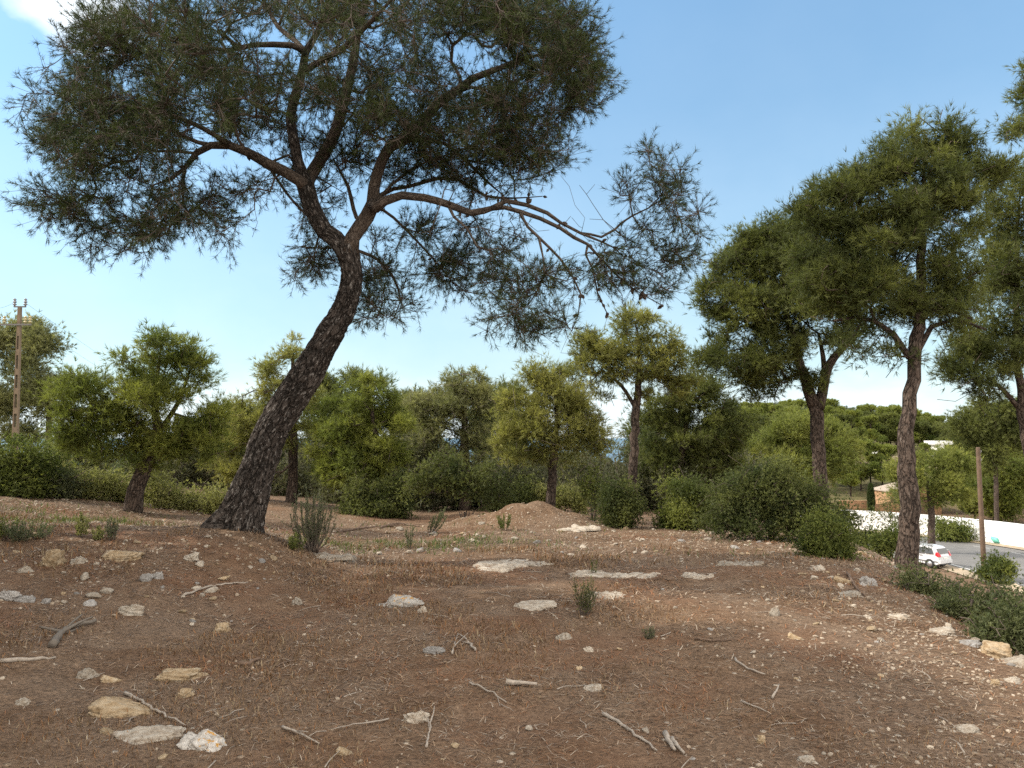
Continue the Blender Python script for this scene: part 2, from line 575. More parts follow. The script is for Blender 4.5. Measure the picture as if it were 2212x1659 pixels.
pk = math_(nt, 'MULTIPLY', ramp(nt, peb.outputs['Distance'], [(0.20, 1.0), (0.34, 0.0)]), math_(nt, 'LESS_THAN', nd(nt, 'SeparateColor', {0: peb.outputs['Color']}).outputs[0], sc_.outputs[0]))
c = mixc(nt, pk, c, ramp(nt, nd(nt, 'SeparateColor', {0: peb.outputs['Color']}).outputs[1], [(0.0, (0.34, 0.26, 0.18)), (1.0, (0.56, 0.50, 0.42))]))
c = mixc(nt, 1.0, c, (1.0, 0.96, 0.92), 'MULTIPLY')
c = mixc(nt, math_(nt, 'MULTIPLY', sc_.outputs[1], ramp(nt, n_mid.outputs[0], [(0.35, 0.2), (0.6, 1.0)])), c, (0.085, 0.105, 0.035))
c = mixc(nt, math_(nt, 'MULTIPLY', sc_.outputs[2], 0.55), c, (0.20, 0.105, 0.06))
L(nt, c, b.inputs['Base Color'])
b.inputs['Roughness'].default_value = 0.95
b.inputs['Specular IOR Level'].default_value = 0.1
hh = math_(nt, 'ADD', math_(nt, 'ADD', n_fin.outputs[0], math_(nt, 'MULTIPLY', pk, 0.8)), stre.outputs[0])
bp = nd(nt, 'Bump', {'Height': hh, 'Strength': 0.8, 'Distance': 0.025})
L(nt, bp.outputs[0], b.inputs['Normal'])
M['ground'] = m


def grid_axis(lo, a, b, hi, step, g):
    mid = np.arange(a, b + 1e-6, step)
    up, s, x = [], step, mid[-1]
    while x < hi:
        s *= g
        x += s
        up.append(x)
    dn, s, x = [], step, mid[0]
    while x > lo:
        s *= g
        x -= s
        dn.append(x)
    return np.concatenate([dn[::-1], mid, up])


gx = grid_axis(-4000, -9, 8.5, 4000, 0.06, 1.06)
gy = grid_axis(-60, 1.8, 15, 6000, 0.06, 1.035)
XX, YY = np.meshgrid(gx, gy)
ZZ = H(XX, YY)
nx, ny = len(gx), len(gy)
i = np.arange(ny - 1)[:, None] * nx
j = np.arange(nx - 1)[None, :]
Q = np.stack([i + j, i + j + 1, i + nx + j + 1, i + nx + j], -1).reshape(-1, 4)
xf, yf = XX.ravel(), YY.ravel()
edge_d = xf - edge_x(yf)
grav = 0.05 + 0.32 * np.exp(-0.5 * ((edge_d + 0.7) / 0.75) ** 2) * (yf < 12) + 0.38 * sst(9.5, 11.5, yf) * (1 - sst(20, 28, yf)) + 0.25 * np.exp(-0.5 * ((xf + 4.5) / 1.4) ** 2 - 0.5 * ((yf - 8.5) / 1.5) ** 2)
grav = np.clip(grav * (0.35 + 1.3 * vnoise(xf, yf, 0.8, 31)), 0, 0.9)
green = 0.75 * np.exp(-0.5 * ((xf + 1.9) / 1.1) ** 2 - 0.5 * ((yf - 12.2) / 0.5) ** 2) + 0.55 * np.exp(-0.5 * ((xf + 7.2) / 1.6) ** 2 - 0.5 * ((yf - 11.5) / 0.9) ** 2)
green = np.clip(green * sst(0.35, 0.65, vnoise(xf, yf, 1.6, 41)), 0, 1) + 0.85 * sst(24, 34, yf) * (1 - (xf > 5) * (1 - sst(88, 104, yf)))
red = 0.75 * np.exp(-0.5 * ((xf + 0.3) / 0.9) ** 2 - 0.5 * ((yf - 3.9) / 0.7) ** 2) * sst(0.4, 0.6, vnoise(xf, yf, 2.0, 57)) + 0.4 * np.exp(-0.5 * ((xf + 2.6) / 1.2) ** 2 - 0.5 * ((yf - 8.2) / 0.9) ** 2) + np.clip(sst(0.58, 0.75, vnoise(xf, yf, 0.9, 51)), 0, 1) * (1 - sst(24, 30, yf)) * 0.7 + 0.8 * sst(16.5, 18.0, yf) * (1 - sst(19.5, 22, yf)) * (xf < 3) * sst(0.4, 0.6, vnoise(xf, yf, 0.5, 52))
ground = Geo().add(np.stack([xf, yf, ZZ.ravel()], 1), Q, np.stack([grav, np.clip(green, 0, 1), np.clip(red, 0, 1)], 1)).build('ground', M['ground'], cols=True)
kind(ground, 'structure')

m, nt, b = new_mat('sea water')
b.inputs['Base Color'].default_value = (0.08, 0.15, 0.22, 1)
b.inputs['Roughness'].default_value = 0.35
wv = nd(nt, 'TexNoise', {'Vector': nd(nt, 'TexCoord').outputs['Object'], 'Scale': 0.08, 'Detail': 5.0})
L(nt, nd(nt, 'Bump', {'Height': wv.outputs[0], 'Strength': 0.3, 'Distance': 2.0}).outputs[0], b.inputs['Normal'])
sea = Geo().add([(-30000, 300, -60), (30000, 300, -60), (30000, 40000, -60), (-30000, 40000, -60)], [(0, 1, 2, 3)]).build('sea', m)
kind(sea, 'structure')


# ------------------------------------------------------------------ trees
class Skel:
    def __init__(self):
        self.p, self.par, self.r, self.d, self.tr = [], [], [], [], []

    def path(self, pts, rad, start=None, trunk=0):
        """an explicit limb; the first point joins node `start`"""
        idx = []
        par = -1 if start is None else start
        for k in range(len(pts)):
            q = np.asarray(pts[k], float)
            nxt = pts[min(k + 1, len(pts) - 1)]
            prv = pts[max(k - 1, 0)]
            self.p.append(q)
            self.par.append(par)
            self.r.append(float(rad[k]))
            self.d.append(unit(np.asarray(nxt, float) - np.asarray(prv, float)))
            self.tr.append(trunk)
            par = len(self.p) - 1
            idx.append(par)
        return idx

    def nearest(self, q):
        P_ = np.array(self.p)
        return int(np.argmin(np.linalg.norm(P_ - q, axis=1)))

    def grow(self, targets, rng, step=0.22, bend=0.5, minr=None, sag=0.08, cosw=0.5):
        """join every target to the tree with a curved branch; returns its node and direction"""
        tg = np.asarray(targets, float)
        P0 = np.array(self.p)
        dist = np.min(np.linalg.norm(tg[:, None, :] - P0[None], axis=2), axis=1)
        order = np.argsort(dist)
        cap = len(P0) + len(tg) * 14
        PA, DA = np.empty((cap, 3)), np.empty((cap, 3))
        n = len(P0)
        PA[:n] = P0
        DA[:n] = np.array(self.d)
        ok = np.ones(cap, bool)
        if minr is not None:
            ok[:n] = [(t_ == 0 or z_) for t_, z_ in zip(self.tr, minr)]
        ends = [None] * len(tg)
        for ti in order:
            q = tg[ti]
            v = q - PA[:n]
            dd = np.linalg.norm(v, axis=1)
            cs = np.einsum('ij,ij->i', v, DA[:n]) / np.maximum(dd, 1e-6)
            cost = dd * (1 + cosw * (1 - cs)) + np.where(ok[:n], 0, 1e3)
            k = int(np.argmin(cost))
            a, dl = PA[k].copy(), dd[k]
            if dl < 0.04:
                ends[ti] = (k, DA[k].copy())
                continue
            m1 = a + DA[k] * dl * bend * 0.5 + (q - a) * 0.25 + np.array([0, 0, -sag * dl])
            cnt = max(1, min(12, int(dl / step)))
            par, prev = k, a
            for s_ in range(1, cnt + 1):
                t_ = s_ / cnt
                pt = (1 - t_) ** 2 * a + 2 * t_ * (1 - t_) * m1 + t_ * t_ * q
                if s_ < cnt:
                    pt = pt + rng.normal(size=3) * step * 0.10
                if n >= cap:
                    break
                self.p.append(pt)
                self.par.append(par)
                self.r.append(0.0)
                dr = unit(pt - prev)
                self.d.append(dr)
                self.tr.append(-1)
                PA[n], DA[n] = pt, dr
                par, prev = n, pt
                n += 1
            ends[ti] = (par, DA[par].copy())
        return ends

    def radii(self, tip, expo=2.3):
        n = len(self.p)
        acc = np.zeros(n)
        ch = [0] * n
        rr = np.array(self.r)
        for k in range(n - 1, -1, -1):
            if acc[k] == 0:
                acc[k] = tip ** expo
            r = acc[k] ** (1 / expo)
            if rr[k] <= 0:
                rr[k] = r
            if self.par[k] >= 0:
                acc[self.par[k]] += rr[k] ** expo if self.tr[k] < 0 else 0
        for k in range(n):                                   # a branch is never thicker than what it grows from
            q = self.par[k]
            if q >= 0 and self.tr[k] < 0:
                rr[k] = min(rr[k], rr[q] * 0.85 if self.tr[q] >= 0 else rr[q])
        return rr

    def chains(self, rr):
        n = len(self.p)
        best = [-1] * n
        for k in range(n):
            q = self.par[k]
            if q >= 0 and (self.tr[k] == self.tr[q]) and (best[q] < 0 or rr[k] > rr[best[q]]):
                best[q] = k
        out = []
        for k in range(n):
            q = self.par[k]
            if q >= 0 and best[q] == k:
                continue
            ch = [] if q < 0 else [q]
            c_ = k
            while c_ >= 0:
                ch.append(c_)
                c_ = best[c_]
            out.append((self.tr[k], q >= 0, ch))
        return out


def skel_meshes(sk, rr, segs):
    """one Geo per trunk id, and one (-1) for all the thin branches"""
    geo = {}
    for tr, joined, ch in sk.chains(rr):
        if len(ch) < 2:
            continue
        pts = np.array([sk.p[k] for k in ch])
        rad = np.array([rr[k] for k in ch])
        if joined and tr < 0:
            rad[0] = min(rad[0], rad[1] * 1.25)
        mr = rad.max()
        n = segs if tr >= 0 else (8 if mr > 0.035 else 5 if mr > 0.012 else 3)
        add_tube(geo.setdefault(tr, Geo()), pts, rad, n)
    return geo


def mixcol(rng, n, a, b, k=1.0):
    t_ = np.clip(rng.random((n, 1)) ** k, 0, 1)
    return np.array(a) * (1 - t_) + np.array(b) * t_


# ---- the big leaning pine in the middle of the photo
def worley(q, seed):
    base = np.floor(q)
    f1 = np.full(len(q), 9.0)
    f2 = np.full(len(q), 9.0)
    for a in (-1, 0, 1):
        for b_ in (-1, 0, 1):
            for c_ in (-1, 0, 1):
                cell = base + np.array([a, b_, c_])
                jx = hash2(cell[:, 0] + 57 * cell[:, 2], cell[:, 1], seed)
                jy = hash2(cell[:, 0] + 57 * cell[:, 2], cell[:, 1], seed + 7)
                jz = hash2(cell[:, 0] + 57 * cell[:, 2], cell[:, 1], seed + 13)
                d = np.linalg.norm(cell + np.stack([jx, jy, jz], 1) - q, axis=1)
                f2 = np.where(d < f1, f1, np.minimum(f2, d))
                f1 = np.minimum(f1, d)
    return f1, f2


def main_pine():
    rng = np.random.default_rng(11)
    D0 = 10.0
    root = thing('leaning_pine', 'big dark pine with a thick leaning trunk of furrowed bark, forking above the stony mound', 'pine tree', (0, 0, 0))
    sk = Skel()

    def tr(rows, dd=0.0):
        out = []
        for row in rows:
            u, v, wd = row[:3]
            d = D0 + dd + (row[3] if len(row) > 3 else 0)
            q = P(u, v, d)
            out.append([*q, 0.5 * wd / F * d])
        return np.array(out)
    tk = tr([(500, 1172, 122), (506, 1150, 112), (521, 1112, 90), (540, 1060, 80), (560, 1004, 72), (593, 919, 70), (655, 821, 68), (686, 767, 60),
             (717, 714, 56), (744, 660, 52), (758, 606, 47), (756, 566, 47), (747, 532, 50)])
    tk = catmull(tk, 0.05)
    tid = sk.path(tk[:, :3], tk[:, 3], None, 0)
    limbs = []

    def limb(rows, start, dd=0.0, step=0.15):
        t_ = tr(rows, dd)
        t_[:, 3] *= 0.90
        t_ = np.vstack([[*sk.p[start], t_[0, 3]], t_])
        t_ = catmull(t_, step)[1:]
        t_[:, 3] *= 1 - 0.55 * sst(0.55, 1.0, np.arange(len(t_)) / len(t_))
        t_[:, 3] = np.maximum(t_[:, 3], 0.006)
        k = len(limbs) + 1
        ids = sk.path(t_[:, :3], t_[:, 3], start, k)
        limbs.append(ids)
        return ids

    def at(ids, u, v):
        best, bd = ids[0], 1e9
        for k in ids:
            d_ = sk.p[k] - EYE
            fy = d_[1] * CT + d_[2] * ST
            uu = CU + F * d_[0] / fy
            vv = CV - F * (-d_[1] * ST + d_[2] * CT) / fy
            e = (uu - u) ** 2 + (vv - v) ** 2
            if e < bd:
                best, bd = k, e
        return best
    top = tid[-1]
    left = limb([(724, 515, 44), (701, 499, 43), (672, 445, 43), (661, 405, 44), (655, 385, 34), (643, 350, 28), (636, 308, 26), (627, 256, 24), (639, 205, 23), (653, 154, 20), (660, 113, 20), (683, 75, 16), (700, 34, 15), (725, -40, 11), (740, -120, 7)], tid[-4], 0.0)
    l1 = limb([(646, 390, 28), (614, 370, 27), (581, 355, 26), (533, 328, 22), (496, 314, 20), (455, 314, 18), (424, 331, 16), (400, 362, 13), (372, 386, 10), (330, 400, 7)], at(left, 661, 402), -0.1)
    l1b = limb([(470, 296, 12, -.3), (420, 268, 11, -.5), (340, 240, 9, -.8), (270, 230, 6, -1)], at(l1, 496, 314))
    l3 = limb([(672, 378, 31), (704, 325, 29), (725, 284, 28), (742, 222, 26), (755, 171, 23), (766, 120, 21), (772, 79, 18), (790, 10, 15), (800, -80, 10)], at(left, 662, 400), 0.35)
    l4 = limb([(630, 98, 15), (590, 96, 14), (547, 97, 12), (485, 109, 10), (430, 95, 7), (370, 80, 5)], at(left, 660, 113), -0.4)
    l5 = limb([(640, 90, 12, .2), (601, 58, 11, .4), (574, 10, 9, .6), (540, -50, 6, .9)], at(left, 660, 113))
    l6 = limb([(676, 142, 15, -.2), (704, 126, 15, -.4), (752, 96, 14, -.7), (786, 61, 13, -.9), (830, 17, 10, -1.1), (880, -40, 7, -1.3)], at(left, 653, 154))
    rt = limb([(762, 513, 36), (776, 492, 36), (793, 468, 36), (806, 440, 34), (808, 403, 29), (824, 349, 27), (841, 318, 27), (882, 297, 27), (916, 260, 26), (943, 226, 25), (995, 191, 21), (1018, 171, 19), (1080, 147, 17), (1121, 130, 15), (1172, 116, 11), (1224, 82, 7)], tid[-3], 0.0)
    r2 = limb([(812, 450, 24), (831, 434, 23), (868, 422, 20), (916, 427, 19), (967, 441, 18), (1018, 460, 17), (1046, 455, 16), (1062, 450, 13), (1094, 434, 12), (1138, 443, 11), (1182, 460, 11), (1211, 481, 10), (1255, 504, 10), (1299, 522, 8), (1328, 536, 7), (1349, 557, 5)], at(rt, 806, 445), -0.3)
    r3 = limb([(1090, 448, 11), (1123, 457, 11), (1167, 472, 10), (1211, 493, 9), (1240, 513, 9), (1270, 528, 7), (1299, 560, 6), (1343, 604, 5), (1387, 636, 4), (1431, 660, 3)], at(r2, 1060, 450), -0.45)
    r4 = limb([(1275, 506, 6), (1299, 512, 6), (1328, 496, 6), (1343, 481, 5), (1366, 466, 4.5), (1400, 450, 4), (1430, 420, 3)], at(r2, 1250, 502), -0.3)
    r5 = limb([(1140, 490, 7), (1164, 513, 7), (1211, 560, 6), (1237, 598, 5), (1255, 636, 4.5), (1249, 680, 3.5), (1235, 715, 2.5)], at(r3, 1123, 457), -0.6)
    r6 = limb([(1174, 560, 4), (1176, 592, 4), (1160, 630, 3.5), (1140, 660, 3)], at(r5, 1170, 520), -0.65)
    r7 = limb([(1265, 550, 5), (1281, 583, 4.5), (1290, 630, 4), (1313, 680, 3)], at(r3, 1262, 526), -0.4)
    r8 = limb([(825, 420, 11), (850, 408, 10), (882, 403, 9), (950, 385, 9), (990, 388, 9), (1018, 405, 9), (1050, 424, 8), (1110, 428, 6), (1172, 424, 4)], at(rt, 808, 430), 0.3)
    r9 = limb([(812, 436, 8), (845, 400, 7), (885, 370, 6), (930, 345, 5), (985, 330, 4)], at(rt, 808, 430), 0.15)
    r10 = limb([(915, 300, 10, .3), (960, 310, 9, .4), (1005, 345, 8, .5), (1050, 390, 7, .5), (1085, 420, 5, .5)], at(rt, 882, 297))
    r11 = limb([(1035, 190, 8, -.2), (1065, 215, 7, -.4), (1095, 260, 6, -.5), (1120, 300, 4, -.6)], at(rt, 1000, 188))
    x1 = limb([(770, 470, 10), (752, 403, 9), (735, 370, 7), (721, 345, 5)], at(rt, 785, 480), 0.4)
    x2 = limb([(815, 560, 8, .5), (850, 600, 7, .8), (865, 650, 5, 1.0), (850, 690, 3, 1.0)], at(tid, 756, 520))
    x3 = limb([(850, 470, 7, .3), (900, 520, 6, .5), (950, 575, 5, .6), (985, 620, 3.5, .6)], at(rt, 800, 452))

    blobs = [  # u, v, ru, rv, count, depth offset, depth radius
        (120, 435, 75, 40, 20, -.3, .8), (230, 470, 130, 70, 64, -.3, 1.2), (380, 480, 110, 55, 52, -.3, 1.2), (165, 335, 85, 90, 74, -.2, 1.5), (310, 335, 140, 110, 110, 0, 2.0),
        (160, 195, 75, 90, 70, 0, 1.5), (290, 195, 130, 100, 112, 0, 2.3), (245, 90, 75, 80, 62, 0, 2), (400, 95, 150, 100, 120, 0, 2.6), (440, 220, 120, 90, 76, 0, 2.3),
        (560, 160, 100, 100, 56, 0, 2.6), (640, 40, 140, 75, 92, 0, 2.8), (820, 25, 150, 65, 88, 0, 2.8), (1000, 25, 150, 75, 100, 0, 2.6), (1130, 50, 130, 80, 118, 0, 2.2),
        (1215, 120, 95, 85, 90, 0, 1.8), (1170, 215, 110, 60, 70, 0, 1.6), (1270, 180, 55, 55, 32, 0, 1.2), (1050, 250, 100, 70, 78, 0, 1.8), (1120, 305, 100, 46, 64, 0, 1.3),
        (1010, 335, 90, 44, 44, .2, 1.2), (900, 190, 110, 90, 76, .2, 2.2), (900, 340, 80, 50, 34, .3, 1.2), (775, 200, 70, 110, 56, .3, 2.0), (700, 200, 60, 120, 44, .2, 2),
        (850, 262, 60, 45, 36, -.3, 1.2), (560, 400, 55, 32, 14, .3, .8), (725, 352, 40, 34, 16, .45, .5), (700, 435, 40, 50, 14, .9, .5), (600, 285, 60, 50, 22, .7, 1.0), (850, 385, 60, 28, 16, .6, .5), (950, 300, 80, 50, 26, .8, .8), (520, 270, 60, 40, 20, .5, 1), (490, 432, 36, 22, 14, 0, .5), (620, 330, 60, 50, 10, .4, 1),
        (655, 487, 28, 26, 9, .7, .4), (675, 590, 45, 26, 20, .9, .4), (720, 560, 40, 45, 10, .9, .4), (690, 545, 30, 25, 7, .9, .3), (830, 590, 75, 60, 34, .9, .6), (810, 675, 55, 32, 24, .9, .5), (880, 640, 32, 45, 14, .9, .5),
        (950, 545, 75, 45, 34, .5, .6), (995, 610, 62, 36, 24, .6, .5), (890, 500, 70, 40, 26, .4, .6), (1060, 520, 70, 40, 28, .3, .5), (1085, 580, 60, 28, 18, -.2, .5),
        (1105, 630, 40, 22, 14, -.5, .4), (1135, 695, 65, 32, 30, -.6, .5), (1225, 690, 50, 28, 10, -.6, .4), (1200, 590, 50, 34, 12, -.6, .4), (1150, 590, 50, 30, 12, -.4, .4), (1280, 560, 60, 36, 14, -.4, .4), (1010, 400, 90, 26, 20, .4, .6), (1130, 360, 70, 24, 18, .2, .6), (800, 330, 60, 40, 18, .6, 1),
        (1430, 370, 34, 46, 15, -.3, .45), (1415, 430, 60, 40, 17, -.3, .5), (1462, 465, 42, 50, 18, -.3, .5), (1420, 520, 74, 40, 17, -.3, .5), (1476, 560, 36, 40, 12, -.3, .4), (1400, 585, 80, 36, 14, -.3, .5), (1335, 590, 50, 36, 16, -.4, .4), (1420, 640, 30, 18, 5, -.4, .2),
        (300, -70, 200, 60, 50, 0, 2.4), (600, -100, 250, 90, 80, 0, 2.8), (900, -110, 250, 90, 90, 0, 2.8), (1130, -60, 130, 70, 60, 0, 2.2)]
    T = []
    for (u, v, ru, rv, cnt, dd, dr) in blobs:
        cnt = int(cnt * (1.25 if v < 320 or u < 460 else 0.95))
        nc = max(2, int(cnt / 4.2 + 0.5))
        q = in_ball(rng, nc)
        cc = P(u + q[:, 0] * ru, v + q[:, 1] * rv, D0 + dd + q[:, 2] * dr)
        own = rng.integers(nc, size=cnt)
        T.append(cc[own] + rng.normal(size=(cnt, 3)) * np.array([0.12, 0.13, 0.085]))
    T = np.vstack(T)
    bare_uv = [(1200, 380), (1230, 400), (1260, 410), (1290, 395), (1320, 420), (1250, 440), (1290, 440), (1180, 410), (1220, 350), (1330, 395), (1300, 475), (1240, 470),
               (500, 445), (530, 470), (555, 480), (575, 455), (545, 500), (1230, 740), (1220, 770), (1250, 760), (1190, 640), (1220, 650), (1300, 700), (1330, 640), (1290, 610), (1210, 600), (1350, 660)]
    bare_uv += [(rng.uniform(900, 1360), 0) for _ in range(150)]
    bare_uv = [(u, v if v else 400 + (u - 900) * 0.22 + rng.uniform(-10, 190)) for u, v in bare_uv]
    bare = np.array([P(u + rng.normal() * 6, v + rng.normal() * 6, D0 - 0.35 + rng.normal() * 0.15) for u, v in bare_uv])
    thick = [r_ < 0.16 for r_ in sk.r]
    ends = sk.grow(np.vstack([T, bare]), rng, step=0.16, bend=0.6, minr=[bool(t_) for t_ in thick], sag=0.04)
    rr = sk.radii(0.0056, 2.3)
    leafy = np.zeros(len(sk.p), bool)
    for e in ends[:len(T)]:
        leafy[e[0]] = True
    for k_ in range(len(sk.p) - 1, 0, -1):
        if leafy[k_] and sk.par[k_] >= 0:
            leafy[sk.par[k_]] = True
    for k_ in range(len(sk.p)):
        if sk.tr[k_] < 0 and not leafy[k_]:
            rr[k_] *= 0.55
    geo = skel_meshes(sk, rr, 14)
    # the trunk itself, with plated bark and a flaring foot
    fine = catmull(tk, 0.012)
    V, Qd, B = tube(fine[:, :3], fine[:, 3], 150)
    n = 150
    m_ = len(fine)
    ang = np.tile(np.arange(n) / n * 2 * math.pi, m_)
    s_ = np.repeat(np.concatenate([[0], np.cumsum(np.linalg.norm(np.diff(fine[:, :3], axis=0), axis=1))]), n)
    rad = np.repeat(fine[:, 3], n)
    nrm = unit(V - np.repeat(fine[:, :3], n, 0))
    q = B * np.array([1, 1, 0.34])
    q = q * 13.0
    q = q + 0.35 * np.stack([vnoise(B[:, 2], ang * 2, 4.0, 61) - .5, vnoise(B[:, 2], ang * 2, 4.0, 62) - .5, vnoise(B[:, 2], ang * 2, 3.0, 63) - .5], 1)
    f1, f2 = worley(q, 5)
    plates = np.clip((f2 - f1) / 0.22, 0, 1)
    fl = np.exp(-s_ / 0.42)
    disp = (plates - 1) * 0.020 + (vnoise(s_, ang * 3, 9.0, 71) - .5) * 0.016 + (vnoise(s_, ang, 1.4, 74) - .5) * 0.05
    disp += fl * rad * (0.30 * np.sin(ang * 5 + 1.0) + 0.16 * np.sin(ang * 3 + 2.2) + 0.3 * (vnoise(s_, ang * 1.3, 3.0, 77) - .5))
    g = Geo()
    g.add(V + nrm * disp[:, None], Qd, None, B)
    trunk = g.build('trunk', M['bark_main'], root, bark=True)
    for k, ids in enumerate(limbs):
        gl = geo.get(k + 1)
        if gl is None:
            continue
        big = max(rr[q_] for q_ in ids) > 0.08
        gl.build('limb', M['bark_main'] if big and k == 0 else M['bark_limb'], root, bark=True)
    geo[-1].build('branches', M['twig'], root)
    # needle brushes at the ends of twigs
    nT = len(T)
    EP = np.array([sk.p[e[0]] for e in ends[:nT]])
    ED = np.array([e[1] for e in ends[:nT]])
    k = 11
    st = np.repeat(EP, k, 0) - np.repeat(ED, k, 0) * rng.random((nT * k, 1)) * 0.14
    dr = unit(np.repeat(ED, k, 0) * 0.7 + rng.normal(size=(nT * k, 3)) * 0.62 + np.array([0, 0, 0.12]))
    ln = rng.uniform(0.10, 0.34, (nT * k, 1))
    en = st + dr * ln
    tw = Geo()
    sticks(tw, st, en, 0.0032, 0.002)
    tw.build('twigs', M['twig'], root, smooth=False)
    fg = Geo()
    base = mixcol(rng, nT, (0.026, 0.042, 0.014), (0.075, 0.095, 0.026), 1.2)
    col = np.repeat(base, k, 0)
    needles(fg, en, dr, rng, 17, 0.09, 0.005, col, 12, 70, 0.07)
    mid = rng.random(nT * k) < 0.45
    needles(fg, st[mid] + dr[mid] * ln[mid] * 0.6, dr[mid], rng, 8, 0.07, 0.004, col[mid], 25, 75, 0.05)
    fg.build('foliage', M['needle_main'], root, smooth=False, cols=True)
    # bare hairlike twigs
    # cones sitting along the thin limbs
    cg = Geo()
    prof = [(0.0, 0.10), (0.15, 0.62), (0.35, 1.0), (0.6, 0.82), (0.85, 0.42), (1.0, 0.06)]
    rings = []
    for z_, r_ in prof:
        for a_ in range(9):
            wob = 1 + 0.12 * ((a_ + int(z_ * 10)) % 2)
            rings.append((0.5 * r_ * wob * math.cos(a_ * 2 * math.pi / 9), 0.5 * r_ * wob * math.sin(a_ * 2 * math.pi / 9), z_ * 1.7))
    fq = [(i_ * 9 + j_, i_ * 9 + (j_ + 1) % 9, (i_ + 1) * 9 + (j_ + 1) % 9, (i_ + 1) * 9 + j_) for i_ in range(5) for j_ in range(9)]
    cm = cg.add(rings, fq).mesh('pine_cone', smooth=False)
    cm.materials.append(M['cone'])
    pool = []
    for idl, cnt in ((r2, 22), (r3, 16), (r5, 7), (r7, 5), (r8, 9), (r10, 6), (l1, 7), (r11, 6), (x3, 3), (r6, 2)):
        ids = idl[len(idl) // 3:]
        pool += [ids[int(rng.integers(len(ids)))] for _ in range(cnt)]
    thin = [k_ for k_ in range(len(sk.p)) if sk.tr[k_] < 0 and 0.006 < rr[k_] < 0.02]
    pool += [thin[int(rng.integers(len(thin)))] for _ in range(16)]
    for k_ in pool:
        o = link('pine_cone', cm, root)
        dz_ = Vector(rng.normal(size=3) + np.array([0, 0, -0.35])).normalized()
        o.location = Vector(sk.p[k_]) + dz_ * max(rr[k_] * 0.8, 0.005)
        o.rotation_euler = dz_.to_track_quat('Z', 'Y').to_euler()
        s__ = rng.uniform(0.034, 0.05)
        o.scale = (s__, s__, s__)
    return root


main_pine()


